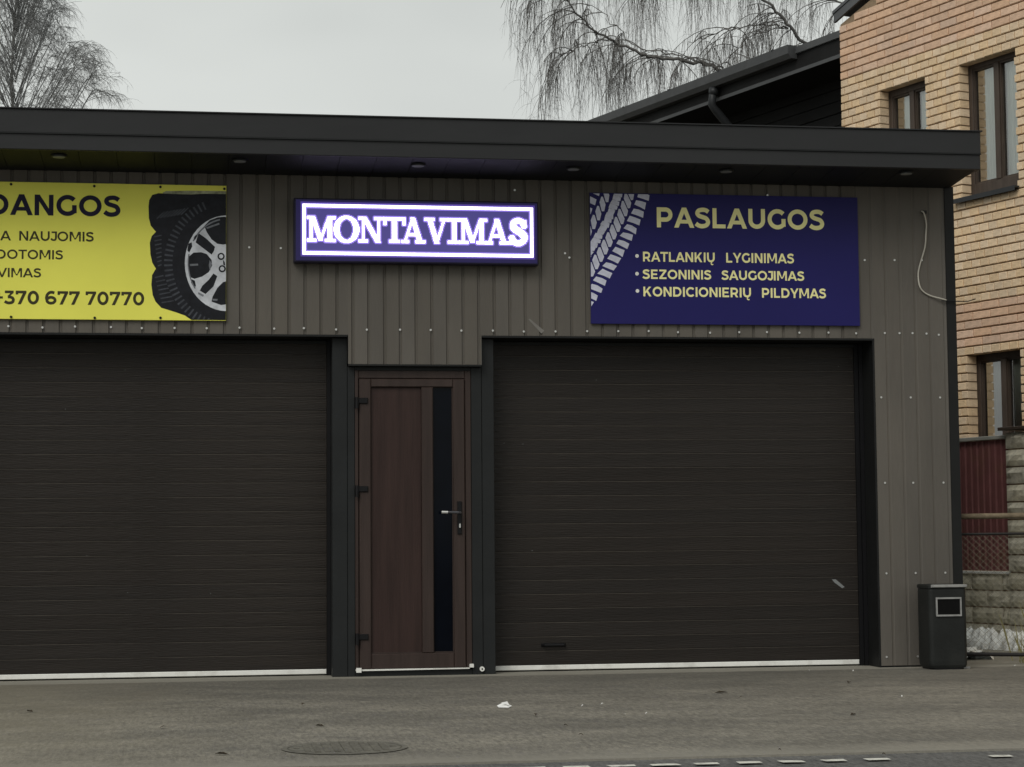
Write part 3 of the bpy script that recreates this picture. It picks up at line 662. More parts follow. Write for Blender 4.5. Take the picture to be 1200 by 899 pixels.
# ------------------------------------------------------------------ lit LED sign
LS = tag(empty('led_sign', (0, 0, 0)), 'lit LED sign spelling MONTAVIMAS in white purple letters inside a glowing border', 'LED sign')
LY = -0.100
MB().box(0.654, LY+0.004, 2.884, 2.384, -0.012, 3.336, bev=.006).build('housing', HOUS, LS)
MB().box(0.668, LY+0.0005, 2.896, 2.374, LY+0.0035, 3.324).build('housing_bloom_lip', material('led_lip_bloom', (.015, .012, .05), .5, emit=(.04, .03, .16), estr=.25), LS)  # emission added to the lip to imitate the outer bloom
MB().box(0.700, LY-0.0010, 2.923, 2.358, LY, 3.310).build('edge_bloom_strip', LEDE, LS)  # added strip, its glow imitates bloom around the border
MB().box(0.712, LY-0.0025, 2.937, 2.345, LY-0.001, 3.2955).build('matrix_panel', LEDP, LS)
CW = 0.005; NX, NZ = 325, 71; X0L, Z0L = 0.7145, 2.9375
def serif(ch):
    # primitives: inside test functions in cell units, height 18
    H = 18; pr = []
    Rr = lambda x0, y0, x1, y1: pr.append(lambda x, y: x0 <= x <= x1 and y0 <= y <= y1)
    def dg(xb, xt, wd, y0=0, y1=18): wd = wd-.8; pr.append(lambda x, y: y0 <= y <= y1 and abs(x-(xb+(xt-xb)*(y-y0)/(y1-y0))) <= wd/2)
    def rg(cx, cy, rx, ry, tx, ty): pr.append(lambda x, y: ((x-cx)/rx)**2+((y-cy)/ry)**2 <= 1 and ((x-cx)/(rx-tx))**2+((y-cy)/(ry-ty))**2 >= 1)
    def ball(cx, cy, r): pr.append(lambda x, y: (x-cx)**2+(y-cy)**2 <= r*r)
    if ch == 'M': w_ = 20; dg(3.2, 3.2, 2.4); dg(16.2, 16.2, 3.8); Rr(0, 0, 6.6, 1.9); Rr(12.6, 0, 20, 1.9); Rr(0, 16.2, 5, 18); Rr(15, 16.2, 20, 18); dg(9.8, 4.2, 3.8, 1); dg(9.6, 15.6, 2.4, 1)
    elif ch == 'O': w_ = 17.5; rg(8.75, 9, 8.9, 9.5, 3.9, 2.0)
    elif ch == 'N': w_ = 18; dg(3.4, 3.4, 2.4); dg(14.6, 14.6, 2.4); Rr(0, 0, 6.8, 1.9); Rr(0, 16.2, 5, 18); Rr(11.2, 16.2, 18, 18); dg(14.0, 4.0, 4.2)
    elif ch == 'T': w_ = 15.5; dg(7.75, 7.75, 4.0); Rr(4, 0, 11.5, 1.9); Rr(0, 16, 15.5, 18); Rr(0, 12.6, 1.9, 18); Rr(13.6, 12.6, 15.5, 18)
    elif ch == 'A': w_ = 17; dg(2.6, 8.4, 2.4); dg(13.8, 8.2, 4.0); Rr(4.5, 5.0, 12, 6.9); Rr(0, 0, 5.6, 1.9); Rr(10.2, 0, 17, 1.9)
    elif ch == 'V': w_ = 17; dg(8.8, 3.4, 4.0); dg(8.6, 14.2, 2.4); Rr(0, 16.2, 7, 18); Rr(11.2, 16.2, 17, 18)
    elif ch == 'I': w_ = 8.5; dg(4.25, 4.25, 4.0); Rr(0, 0, 8.5, 1.9); Rr(0, 16.2, 8.5, 18)
    elif ch == 'S':
        w_ = 12.5; P_ = cr_spline([(10.2, 13.2), (9.0, 15.8), (6.0, 17.0), (3.0, 15.8), (2.4, 13.2), (4.2, 10.8), (7.6, 8.6), (10.2, 6.2), (10.0, 3.0), (6.8, 1.0), (3.2, 1.8), (1.4, 4.8)], 6)
        pr.append(lambda x, y: any((x-a_)**2+(y-b_)**2 <= (1.95+.45*(5 < b_ < 13))**2 for a_, b_ in P_)); Rr(0, 0.2, 1.7, 5.6); Rr(10.3, 12.4, 12, 17.6)
    return pr, w_
cellsY = LY-0.0055
def cells(lst, name, mt=LEDW):
    b = MB()
    for (i, j) in lst:
        X = X0L+i*CW; Z = Z0L+j*CW; e = 0.0002
        b.poly([(X-e, cellsY, Z-e), (X+CW+e, cellsY, Z-e), (X+CW+e, cellsY, Z+CW+e), (X-e, cellsY, Z+CW+e)])
    return b.build(name, mt, LS)
bd = [(i, j) for i in range(NX+1) for j in range(NZ) if i < 4 or i >= NX-3 or j < 4 or j >= NZ-4]
cells(bd, 'lit_border')
lit = set(); starts = [2.8, 21.8, 38.8, 56.5, 68.8, 85.5, 102.2, 109.8, 128.6, 146.2]
for ch, sx in zip('MONTAVIMAS', starts):
    pr, w_ = serif(ch); lst = []
    for i in range(2*int(sx)-2, 2*int(sx+w_)+4):
        for j in range(14, 58):
            x_, y_ = (i+.5)/2-sx, (j+.5)/2-9
            if i < NX-3 and i >= 4 and any(f(x_, y_) for f in pr): lst.append((i, j))
    cells(lst, 'letter'); lit |= set(lst)
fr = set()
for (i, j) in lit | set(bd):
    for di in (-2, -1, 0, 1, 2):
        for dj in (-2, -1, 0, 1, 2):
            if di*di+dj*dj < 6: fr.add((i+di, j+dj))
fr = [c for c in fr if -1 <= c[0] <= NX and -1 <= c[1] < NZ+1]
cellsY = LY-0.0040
tag(cells(fr, 'bloom_fringe', material('led_bloom_fringe', (.1, .08, .2), .5, emit=(.36, .26, .95), estr=.85)), kind='stuff')  # added glowing layer imitating violet bloom round the lit cells

# ------------------------------------------------------------------ cable by the corner
pts = []
for (u, v) in ((1008, 282), (1014, 290), (1022, 318), (1020, 352), (1016, 385), (1006, 425), (999, 458), (1000, 488), (1010, 505), (1032, 519), (1060, 528), (1078, 533)):
    P = atY(660+u/2.4, 130+v/2.4, -0.02); pts.append((P[0], -0.022, P[2]))
pts2 = cr_spline([(p[0], p[2]) for p in pts], 4)
t = MB(); t.tube([(p[0], -0.020-0.008*math.sin(k*.5), p[1]) for k, p in enumerate(pts2)], 0.0055, 7)
cb = tag(empty('loose_cable', (0, 0, 0)), 'loose pale cable hanging in a curve on the cladding right of the blue banner', 'cable')
t.build('sheath', CABLE, cb, True)
e0 = pts2[-1]; t = MB(); t.tube([(e0[0], -0.020, e0[1]), (5.40, -0.022, e0[1]-.004), (5.50, -0.03, e0[1]-.008), (5.60, -0.03, e0[1]-.006), (5.66, -0.028, e0[1]+.012)], 0.0042, 6); t.build('dark_tail', BLACK, cb, True)
P = atY(1082, 249, -0.01); MB().box(P[0]-.006, -.026, P[2]-.012, P[0]+.02, -.008, P[2]+.012).build('wall_clip', JAMB, cb)

# ------------------------------------------------------------------ litter bin
BN = tag(empty('litter_bin', (5.268, -0.225, 0.0)), 'charcoal metal litter bin with a framed slot standing at the garage corner', 'litter bin')
def rrect(hx, hy, rad, n=6, cx=0, cy=0):
    pts = []
    for (sx, sy, a0) in ((1, -1, -90), (1, 1, 0), (-1, 1, 90), (-1, -1, 180)):
        for k in range(n+1):
            a_ = math.radians(a0+90*k/n); pts.append((cx+sx*(hx-rad)+rad*math.cos(a_), cy+sy*(hy-rad)+rad*math.sin(a_)))
    return pts
def loft(mb, rings, mi=0, cap=True):
    n = len(rings[0]); b = len(mb.v)
    for r_ in rings: mb.v += [tuple(p) for p in r_]
    for i in range(len(rings)-1):
        for k in range(n):
            k2 = (k+1) % n; mb.f.append((b+i*n+k, b+i*n+k2, b+(i+1)*n+k2, b+(i+1)*n+k)); mb.m.append(mi)
    if cap:
        mb.f.append(tuple(b+k for k in reversed(range(n)))); mb.m.append(mi); mb.f.append(tuple(b+(len(rings)-1)*n+k for k in range(n))); mb.m.append(mi)
    return mb
HX, HY = 0.142, 0.125
b = MB()
rr = [(0.012, .93), (0.03, .985), (0.06, 1.0), (0.555, 1.0), (0.572, .985)]
loft(b, [[(x_*s_, y_*s_, z_) for (x_, y_) in rrect(HX, HY, 0.034)] for (z_, s_) in rr]); b.build('body', BINM, BN)
b = MB(); loft(b, [[(x_*s_, y_*s_, z_) for (x_, y_) in rrect(HX+.004, HY+.006, 0.034)] for (z_, s_) in ((0.574, 1.0), (0.592, 1.0), (0.600, .96))]); b.build('lid', BINM, BN)
b = MB(); b.box(-0.128, -HY-0.016, 0.580, HX-0.004, -HY-0.0065, 0.600, bev=.003); b.build('lid_edge_strip', LIDM, BN)
b = MB()
fx0, fx1, fz0, fz1 = -0.093, 0.096, 0.376, 0.510
b.box(fx0, -HY-.012, fz1-.012, fx1, -HY-.0005, fz1); b.box(fx0, -HY-.012, fz0, fx1, -HY-.0005, fz0+.012)
b.box(fx0, -HY-.0125, fz0+.0125, fx0+.010, -HY-.0005, fz1-.0125); b.box(fx1-.010, -HY-.0125, fz0+.0125, fx1, -HY-.0005, fz1-.0125)
b.build('slot_frame', LIDM, BN)
b = MB(); b.box(fx0+.0105, -HY-.004, fz0+.0125, fx1-.0105, -HY-.001, fz1-.0125); b.build('slot', material('slot_black', (.002, .002, .002), .9), BN)
b = MB(); b.box(HX-.02, -.05, .0, HX+.04, -.02, .014); b.box(-HX*.6, -.03, 0, -HX*.6+.05, .03, .014); b.build('foot', LIDM, BN)
b = MB(); loft(b, [[(x_, y_, z_) for (x_, y_) in rrect(HX*.9, HY*.9, 0.05)] for z_ in (0.0, 0.0125)]); b.build('base_ring', BLACK, BN)

# ------------------------------------------------------------------ brick house
AZ = -0.322; DV = np.array([math.sin(AZ), math.cos(AZ), 0]); NV = np.array([-math.cos(AZ), math.sin(AZ), 0])
PP = CAM + ray(1160, 300)*19.0
OR = PP + DV*2.27; OR[2] = 0
HRZ = math.atan2(-DV[1], -DV[0])
BH = tag(empty('brick_house', tuple(OR), HRZ), 'yellow and orange brick house with brown framed windows behind the garage', 'house')
def hpt(px, py, yl=0.0):
    # photo point on the wall plane (shifted yl into the wall) -> local (x, z)
    P0_ = PP - NV*yl; d = ray(px, py); t_ = ((P0_-CAM)@NV)/(d@NV); P = CAM+d*t_; return float((P-OR)@(-DV)), float(P[2])
WIN = [(0.66, 4.12, 1.375, 5.475), (1.895, 4.185, 2.672, 5.495), (1.905, 1.79, 2.645, 2.665)]
CH = 0.0828
ULEN = 5.2
def vtop(u): return 6.30+0.27*min(u, 6.0)
# backing wall (mortar) with openings
b = MB()
us = sorted(set([0.0, ULEN] + [w_[0]-.012 for w_ in WIN] + [w_[2]+.012 for w_ in WIN])); 
for a_, c_ in zip(us[:-1], us[1:]):
    mid = (a_+c_)/2; segs = sorted([(w_[1]-.012, w_[3]+.012) for w_ in WIN if w_[0]-.012 < mid < w_[2]+.012]); z = 0.0
    for (s0, s1) in segs: b.box(a_, 0.018, z, c_, 0.185, s0); z = s1
    b.prism([(a_, z), (c_, z), (c_, vtop(c_)+.02), (a_, vtop(a_)+.02)], 0.018, 0.185)
b.build('wall_core', MORT, BH)
b = MB(); b.box(0.0, 0.31, 0.0, 0.3, 9.0, 6.3); b.box(0.31, 8.7, 0, ULEN+4, 9.0, 7.0); b.box(ULEN+.001, .02, 0, ULEN+4, .30, 6.9); b.build('rear_walls', BR_Y, BH)
# bricks
def brick_me(L_, mat, nm, sd_):
    random.seed(sd_); b_ = MB(); h_ = CH-0.014; e = 0.0045
    j = [random.uniform(-.0016, .0016) for _ in range(12)]
    b_.bevbox(0.0045+j[0], j[1], 0, L_-0.0045+j[2], 0.115, h_, e)
    b_.v = [(v_[0], v_[1], v_[2]+random.uniform(-.0012, .0012)) for v_ in b_.v]
    return b_.mesh(nm, mat)
BL = {}
for nm, L_, mt in (('hy', .125, BR_Y), ('ho', .125, BR_O), ('so', .25, BR_O), ('sy', .25, BR_Y)): BL[nm] = [brick_me(L_, mt, 'brick', 10+i) for i in range(4)]
random.seed(21)
def zone(u, z):
    lim = 5.77
    if z > lim: return 'o'
    if 2.74 < z < 3.16: return 'o'
    return 'y'
bricks = []
row = 0; z = 0.35
z = 2.665 - 28*CH
while z < 7.2:
    u = 0.0; zn = zone(0.8, z+CH/2)
    st_row = (zn == 'o')
    L_ = 0.25 if st_row else 0.125
    u = -(0.125 if (st_row and row % 2) else (0.0625 if (not st_row and row % 2) else 0))
    while u < ULEN:
        z1 = z+CH; a_ = max(u, 0.0); c_ = min(u+L_, ULEN)
        # cut against openings
        parts_ = [(a_, c_)]
        for (w0, wz0, w1, wz1) in WIN:
            if z1-.02 > wz0 and z+.02 < wz1:
                np_ = []
                for (p_, q_) in parts_:
                    if q_ <= w0 or p_ >= w1: np_.append((p_, q_))
                    else:
                        if p_ < w0: np_.append((p_, w0))
                        if q_ > w1: np_.append((w1, q_))
                parts_ = np_
        for (p_, q_) in parts_:
            if q_-p_ > 0.02 and z1 < vtop(p_)+.05: bricks.append((p_, q_-p_, z, ('s' if st_row else 'h')+zn))
        u += L_
    z += CH; row += 1
def visible(u, z_): return u < 2.78 and z_ > 1.75 and (z_ > 3.9 or u > 1.62) and (z_ > 3.9+(1.75-u)*1.0 if z_ > 3.9 else True)
vis = [q for q in bricks if visible(q[0], q[2])]; oth = [q for q in bricks if not visible(q[0], q[2])]
vis.sort(key=lambda q: -q[0]-q[1]); near, far = vis[:300], vis[300:]+oth
def place_brick(q):
    u, l, z_, k_ = q; full = {'s': .25, 'h': .125}[k_[0]]
    o = put('brick', random.choice(BL[k_]), BH, (u, random.uniform(-.0015, .0035), z_))
    o.scale = (l/full, 1, 1); o.rotation_euler = (random.uniform(-.004, .004), 0, random.uniform(-.006, .006))
for q in near: place_brick(q)
for key, mt in (('y', BR_Y), ('o', BR_O)):
    b = MB()
    for (u, l, z_, k_) in far:
        if k_[1] == key:
            y_ = random.uniform(-.0015, .004); b.bevbox(u+.0045, y_, z_+random.uniform(-.001, .001), u+l-.0045, .114, z_+CH-.014+random.uniform(-.001, .001), .004)
    tag(b.build('brickwork', mt, BH), kind='stuff')
# windows
for k, (w0, wz0, w1, wz1) in enumerate(WIN):
    lb = ['upper left window with a white curtain', 'tall upper right window with a metal sill', 'lower window just above the red fence'][k]
    f = bpy.data.objects.new('window', None); COL.objects.link(f); f.parent = BH; f['label'] = lb
    y0 = 0.125; e = .001
    def wp(nm, x0, z0, x1, z1, ya, yb, mt, bev=.004): return MB().box(x0, ya, z0, x1, yb, z1, bev=bev).build(nm, mt, f)
    wp('frame', w0-.011, wz0-.011, w0+.042, wz1+.011, y0, y0+.07, WOODW); wp('frame', w1-.042, wz0-.011, w1+.011, wz1+.011, y0, y0+.07, WOODW)
    wp('frame', w0+.0425, wz0-.011, w1-.0425, wz0+(.13 if k == 1 else .06), y0, y0+.07, WOODW); wp('frame', w0+.0425, wz1-.06, w1-.0425, wz1+.011, y0, y0+.07, WOODW)
    mx_ = w0+(w1-w0)*0.50
    zlo = wz0+(.13 if k == 1 else .06)+.0005; zhi = wz1-.0605
    wp('mullion', mx_-.035, zlo, mx_+.035, zhi, y0-.006, y0+.07, WOODW)
    for (a_, c_) in ((w0+.0425, mx_-.0355), (mx_+.0355, w1-.0425)):
        b = MB(); s_ = .016
        b.box(a_, y0+.012, zlo, a_+s_, y0+.06, zhi); b.box(c_-s_, y0+.012, zlo, c_, y0+.06, zhi); b.box(a_+s_, y0+.012, zlo, c_-s_, y0+.06, zlo+s_); b.box(a_+s_, y0+.012, zhi-s_, c_-s_, y0+.06, zhi); b.build('sash', WOODW, f)
        g_ = bpy.data.materials.get('window_glass')
        if not g_:
            g_ = bpy.data.materials.new('window_glass'); g_.use_nodes = True; tt = g_.node_tree; pb = tt.nodes['Principled BSDF']
            pb.inputs['Base Color'].default_value = (.9, .95, .92, 1); pb.inputs['Roughness'].default_value = .02; tr = tt.nodes.new('ShaderNodeBsdfTransparent'); tr.inputs[0].default_value = (.93, .97, .94, 1)
            gl = tt.nodes.new('ShaderNodeBsdfGlossy'); gl.inputs['Roughness'].default_value = .03; fr = tt.nodes.new('ShaderNodeFresnel'); fr.inputs[0].default_value = 1.5
            no_ = tt.nodes.new('ShaderNodeTexNoise'); no_.inputs['Scale'].default_value = 3; bp_ = tt.nodes.new('ShaderNodeBump'); bp_.inputs['Strength'].default_value = .02; tt.links.new(no_.outputs['Fac'], bp_.inputs['Height']); tt.links.new(bp_.outputs[0], gl.inputs['Normal'])
            ms = tt.nodes.new('ShaderNodeMixShader'); mm = tt.nodes.new('ShaderNodeMath'); mm.operation = 'MULTIPLY_ADD'; mm.inputs[1].default_value = 1.6; mm.inputs[2].default_value = .20; mm.use_clamp = True
            tt.links.new(fr.outputs[0], mm.inputs[0]); tt.links.new(mm.outputs[0], ms.inputs[0]); tt.links.new(tr.outputs[0], ms.inputs[1]); tt.links.new(gl.outputs[0], ms.inputs[2])
            tt.links.new(ms.outputs[0], tt.nodes['Material Output'].inputs[0])
        b = MB(); b.poly([(a_+s_, y0+.037, zlo+s_), (c_-s_, y0+.037, zlo+s_), (c_-s_, y0+.037, zhi-s_), (a_+s_, y0+.037, zhi-s_)]); b.build('pane', g_, f)
    # curtains: pleated sheets behind the glass
    def curtain(a_, c_):
        b = MB(); n = 26; pts_ = [(a_+(c_-a_)*i/n, y0+.080+.009*math.sin(i*1.9)+.006*math.sin(i*.7)) for i in range(n+1)]
        for i in range(n): b.poly([(pts_[i][0], pts_[i][1], wz0-.05), (pts_[i+1][0], pts_[i+1][1], wz0-.05), (pts_[i+1][0], pts_[i+1][1], wz1+.05), (pts_[i][0], pts_[i][1], wz1+.05)])
        b.build('curtain', CURT, f, True)
    curtain(w0+.13, mx_+.03); curtain(mx_+.05, w1+.16)
    b = MB(); b.box(w0-.01, y0+.25, wz0-.1, w1+.01, y0+.27, wz1+.1); b.build('room_back', ROOM, f)
    if k == 1:
        b = MB(); oh = .10 if k == 1 else .0; dr = .044 if k == 1 else .02; b.prism_x([(-.055, wz0-.030), (-.055, wz0-.012), (y0-.001, wz0-.0115), (y0-.001, wz0-.02)], w0-oh, w1+.03); b.prism_x([(-.059, wz0-.012-dr), (-.059, wz0-.011), (-.0555, wz0-.011), (-.0555, wz0-.012-dr)], w0-oh-.001, w1+.031); b.build('sill', GUTM if k == 1 else WOODW, f)
# verge of the gable roof
b = MB(); b.prism([(-.045, 6.345), (7, 6.345+.30*7.045), (7, 6.435+.30*7.045), (-.045, 6.435)], -0.035, -0.006); b.build('verge_board', ROOFM, BH)
b = MB(); b.prism([(-.055, 6.436), (7, 6.436+.30*7.055), (7, 6.47+.30*7.055), (-.055, 6.47)], -0.045, 9.0); b.build('roof', ROOFM, BH)
b = MB(); b.prism([(-.10, 6.28), (0.0, 6.28), (7, 6.39+.30*7.13-.01), (-.10, 6.385)], -0.02, 0.009); 
# dark timber extension
AN = tag(empty('dark_extension', tuple(OR), HRZ), 'dark boarded extension with grey eaves and a gutter beside the brick house', 'building')
b = MB(); b.box(-13, 1.0, 0, -0.001, 7.0, 6.15); b.build('wall_core', ANNX, AN)
for i in range(16):
    z0 = 3.9+i*.14; MB().box(-13, 0.972-(0.006 if i % 2 else 0), z0+.004, -.9, .998, z0+.137, bev=.004).build('wall_board', ANNX, AN)
    MB().box(-.895, 0.955, z0+.004, -.002, .998, z0+.137, bev=.004).build('wall_board', ANNX, AN)
b = MB(); b.box(-13, .33, 6.10, -.002, 1.0, 6.125); b.build('soffit', ANNX, AN)
b = MB(); b.box(-13, .305, 6.095, -.002, .329, 6.300); b.build('eaves_board', ANNX, AN)
b = MB(); b.box(-13, .296, 6.085, -.002, .3045, 6.125); b.build('eaves_lip', EDGEM, AN)
b = MB(); b.prism_x([(.275, 6.300), (.275, 6.375), (.33, 6.395), (7.0, 7.4), (7.0, 7.36), (.33, 6.310)], -13, -.002); b.build('roof', EDGEM, AN)
b = MB(); cy, cz, gr = .215, 6.255, .085
b.prism_x([(.175, 6.292), (.175, 6.392), (.181, 6.392), (.181, 6.296), (.215, 6.246), (.292, 6.246), (.292, 6.30), (.298, 6.30), (.298, 6.240), (.212, 6.240)], -13, -1.18)
b.prism_x([(.177, 6.292), (.177, 6.388), (.296, 6.388), (.296, 6.242), (.214, 6.242)], -1.1795, -1.175)
b.build('gutter', material('gutter_front', (0.060, 0.062, 0.064), .5), AN, False)
for i in range(7): MB().box(-1.5-i*1.1, .170, 6.383, -1.47-i*1.1, .26, 6.398).build('gutter_bracket', GUTM, AN)
ux, _z = hpt(834, 112, cy)
b = MB(); b.tube([(ux, cy+.03, 6.239), (ux, cy, cz-.22), (ux, cy+.05, cz-.28), (ux, .86, cz-.84), (ux, .905, cz-.92), (ux, .905, 3.0)], .048, 12); b.tube([(ux, cy+.03, 6.2385), (ux, cy+.03, 6.15)], .060, 12); b.build('downpipe', GUTM, AN, True)

# ------------------------------------------------------------------ red panel fence on a split block plinth, in front of the house
FO = PP + NV*1.0 + DV*0.0; FO[2] = 0; FO = FO - DV*0.60
RF = tag(empty('red_fence', tuple(FO), HRZ), 'dark red corrugated metal fence panel on a rough stone block plinth', 'fence')
# local x grows to the right/nearer; panel spans x = 0.0 .. 0.75
def corr(mb, x0, x1, z0, z1, y):
    x_ = x0; P_ = 0.078
    prof = []
    while x_ < x1: prof += [(x_, y), (x_+.046, y), (x_+.056, y+.016), (x_+.068, y+.016)]; x_ += P_
    prof = [p for p in prof if p[0] <= x1]+[(x1, y)]
    for p, q in zip(prof[:-1], prof[1:]): mb.poly([(p[0], p[1], z0), (q[0], q[1], z0), (q[0], q[1], z1), (p[0], p[1], z1)])
b = MB(); corr(b, -.9, 0.742, .64, 1.765, 0.0); b.build('corrugated_panel', REDP, RF)
MB().box(-.9, -.03, 1.767, .742, .06, 1.800, bev=.004).build('cap', CAPM, RF)
MB().box(-.9, -.02, .612, .742, .05, .636, bev=.004).build('bottom_rail', WHITE, RF)
def rough_block(L_, h_, d_, sd_):
    random.seed(sd_); b_ = MB(); nx, nz = 4, 3; bb = len(b_.v)
    for j in range(nz+1):
        for i in range(nx+1):
            ed = i in (0, nx) or j in (0, nz); b_.v.append((L_*i/nx, 0.012 if ed else random.uniform(-.030, .002), h_*j/nz))
    for j in range(nz):
        for i in range(nx): a_ = j*(nx+1)+i; b_.f.append((a_, a_+1, a_+nx+2, a_+nx+1)); b_.m.append(0)
    c0 = len(b_.v); b_.v += [(0, .012, 0), (L_, .012, 0), (L_, .012, h_), (0, .012, h_), (0, d_, 0), (L_, d_, 0), (L_, d_, h_), (0, d_, h_)]
    for i in range(4): j = (i+1) % 4; b_.f.append((c0+i, c0+j, c0+4+j, c0+4+i)); b_.m.append(0)
    return b_.mesh('stone_block', BLOCK)
BLK = [rough_block(.388, .132, .15, s_) for s_ in range(4)]; BLKP = [rough_block(.30, .136, .3, 20+s_) for s_ in range(4)]
random.seed(5)
core = MB(); core.box(-1.7, .02, 0, .74, .14, .60); core.build('plinth_core', MORT, RF)
for r_ in range(4):
    for i in range(6):
        x_ = -1.6+i*.4 + (.2 if r_ % 2 else 0)
        if x_+.388 > .745: 
            if x_ > .6: continue
            o = put('stone_block', random.choice(BLK), RF, (x_, 0, .045+r_*.144)); o.scale = ((.742-x_)/.388, 1, 1)
        else: put('stone_block', random.choice(BLK), RF, (x_, 0, .045+r_*.144))
SP = tag(empty('stone_pillar', tuple(FO - DV*0.745), HRZ), 'pale rough stone block pillar at the right end of the red fence', 'pillar')
MB().box(.012, -.03, 0, .60, .28, 1.80).build('pillar_core', MORT, SP)
for r_ in range(12):
    z_ = .04+r_*.149; put('stone_block', random.choice(BLKP), SP, (0.0 if r_ % 2 else -.0, -.055, z_)); 
    put('stone_block', random.choice(BLKP), SP, (0.31, -.055, z_))
MB().box(-.035, -.10, 1.834, .66, .32, 1.862, bev=.004).build('cap', WOODW, SP)
# snow left along the foot of the fence (stuff)
def bumpy(name, pathf, n, wid, hgt, mat, label, cat):
    b_ = MB(); nn = 14
    for i in range(n+1):
        c, dr = pathf(i/n); wv = wid*random.uniform(.75, 1.15)
        for j in range(nn+1):
            a_ = math.pi*j/nn; hh = hgt*math.sin(a_)*random.uniform(.45, 1.15)
            b_.v.append((c[0]-dr[1]*wv*math.cos(a_), c[1]+dr[0]*wv*math.cos(a_), c[2]+max(0, hh)))
    for i in range(n):
        for j in range(nn): a_ = i*(nn+1)+j; b_.f.append((a_, a_+1, a_+nn+2, a_+nn+1)); b_.m.append(0)
    return tag(b_.build(name, mat), label, cat, kind='stuff')
random.seed(9)
fp = lambda off: (lambda t_: (np.array(FO)+NV*off-DV*(-1.4+3.4*t_)+np.array([0, 0, -.01]), (-DV[0], -DV[1])))
bumpy('snow_bank', fp(.28), 110, .15, .17, SNOW, 'thin bank of old white snow along the stone plinth of the fence', 'snow')
bumpy('snow_bank', fp(1.45), 110, .16, .10, SNOW, 'second strip of old white snow nearer the wire mesh railing', 'snow')

# ------------------------------------------------------------------ mesh railing between garage corner and the right
R0 = np.array([5.50, 0.22, 0.0]); RD = np.array([0.93, -0.37, 0]); RD /= np.linalg.norm(RD); RL = 2.6
RG = tag(empty('mesh_railing', tuple(R0), math.atan2(RD[1], RD[0])), 'low wire mesh railing with a rusty top rail right of the litter bin', 'railing')
b = MB(); b.tube([(0, 0, 1.085), (.3, 0, 1.088), (RL, 0, 1.10)], .021, 8); b.build('top_rail', RUST, RG, True)
b = MB(); b.tube([(0, 0, .955), (RL, 0, .965)], .011, 6); b.build('mid_rail', DARKM, RG)
b = MB(); b.tube([(0, 0, .075), (RL, 0, .06)], .016, 6); b.build('bottom_rail', DARKM, RG)
b = MB(); b.tube([(0.7, 0.02, 0), (0.7, 0.02, 1.08)], .022, 8); b.build('post', RUST, RG)
b = MB(); b.tube([(RL, 0.0, 0), (RL, 0.0, 1.12)], .024, 8); b.build('post', RUST, RG)
b = MB(); dmd = .05; nz_ = 18
k = -nz_
while k*dmd < RL:
    for sgn in (1, -1):
        x0 = k*dmd if sgn > 0 else k*dmd+nz_*dmd; pts_ = []
        for j in range(nz_+1):
            X = x0+sgn*j*dmd
            if 0 <= X <= RL: pts_.append((X, .003*sgn*(1 if j % 2 else -1), .078+j*(.87/nz_)))
        if len(pts_) > 1: b.tube(pts_, 0.0012, 3, cap=False)
    k += 1
tag(b.build('wire_mesh', WIREM, RG), kind='stuff')
# dry weeds by the railing
random.seed(3); b = MB()
for i in range(170):
    P = R0+RD*random.gauss(.86, .10)+np.array([random.uniform(-.05, .1), random.uniform(.15, .55), -.01]); hgt = random.uniform(.15, .50); lx, ly = random.uniform(-.12, .12), random.uniform(-.08, .08)
    b.poly([(P[0]-.003, P[1], P[2]), (P[0]+.003, P[1], P[2]), (P[0]+lx*.5+.003, P[1]+ly*.5, P[2]+hgt*.6), (P[0]+lx, P[1]+ly, P[2]+hgt)])
tag(b.build('dry_weeds', GRASSY), 'tuft of dry yellow weeds behind the wire mesh at the right edge', 'weeds', kind='stuff')

# ------------------------------------------------------------------ small things on the ground
mh = atZ(404, 877, 0); MHo = tag(empty('manhole_cover', (mh[0], mh[1], 0.004)), 'round worn cast iron manhole cover sunk in the asphalt near the road', 'manhole cover')
b = MB(); n = 40
for k in range(n):
    a0, a1 = 2*math.pi*k/n, 2*math.pi*(k+1)/n
    b.poly([(.262*math.cos(a0), .262*math.sin(a0), 0.0), (.29*math.cos(a0), .29*math.sin(a0), .0), (.29*math.cos(a1), .29*math.sin(a1), .0), (.262*math.cos(a1), .262*math.sin(a1), .0)])
b.build('ring', IRON, MHo)
MB().disc((0, 0, 0), .258, (0, 0, 1), 0, 40).build('cover', IRON, MHo)
b = MB()
for i in range(-5, 6):
    for j in range(-5, 6):
        if i*i+j*j < 26: b.box(i*.044-.013, j*.044-.013, .0005, i*.044+.013, j*.044+.013, .005)
tag(b.build('raised_studs', IRON, MHo), kind='stuff')
P = atZ(591, 829.5, 0); b = MB(); s_ = .001
b.poly([(-.035, -.02, .004), (.02, -.03, .003), (.045, .01, .010), (.0, .03, .028), (-.04, .015, .012)]); b.poly([(-.02, -.01, .03), (.03, -.012, .012), (.02, .02, .034)])
o = b.build('paper_scrap', PAPER, None, False, tuple(P)); tag(o, 'crumpled white paper scrap on the asphalt in front of the entrance door', 'litter')
def scrap(px, py, kind, lb, L_=.05, grp=None):
    L_ *= .72; P = atZ(px, py, 0.004); b_ = MB(); a_ = random.uniform(0, 3); c_, s_ = math.cos(a_)*L_, math.sin(a_)*L_*.8
    b_.poly([(-c_, -s_, 0.001), (0.3*s_, -.3*c_, .010), (c_, s_, .002), (-.35*s_, .35*c_, .012)])
    nm = {'leaf': 'fallen_leaf', 'white': 'snow_crumb', 'stone': 'pebble'}[kind]
    o_ = b_.build(nm, {'leaf': LEAFM, 'white': PAPER, 'stone': CONC}[kind], None, False, tuple(P)); tag(o_, lb, {'leaf': 'leaf', 'white': 'litter', 'stone': 'pebble'}[kind], grp)
random.seed(12)
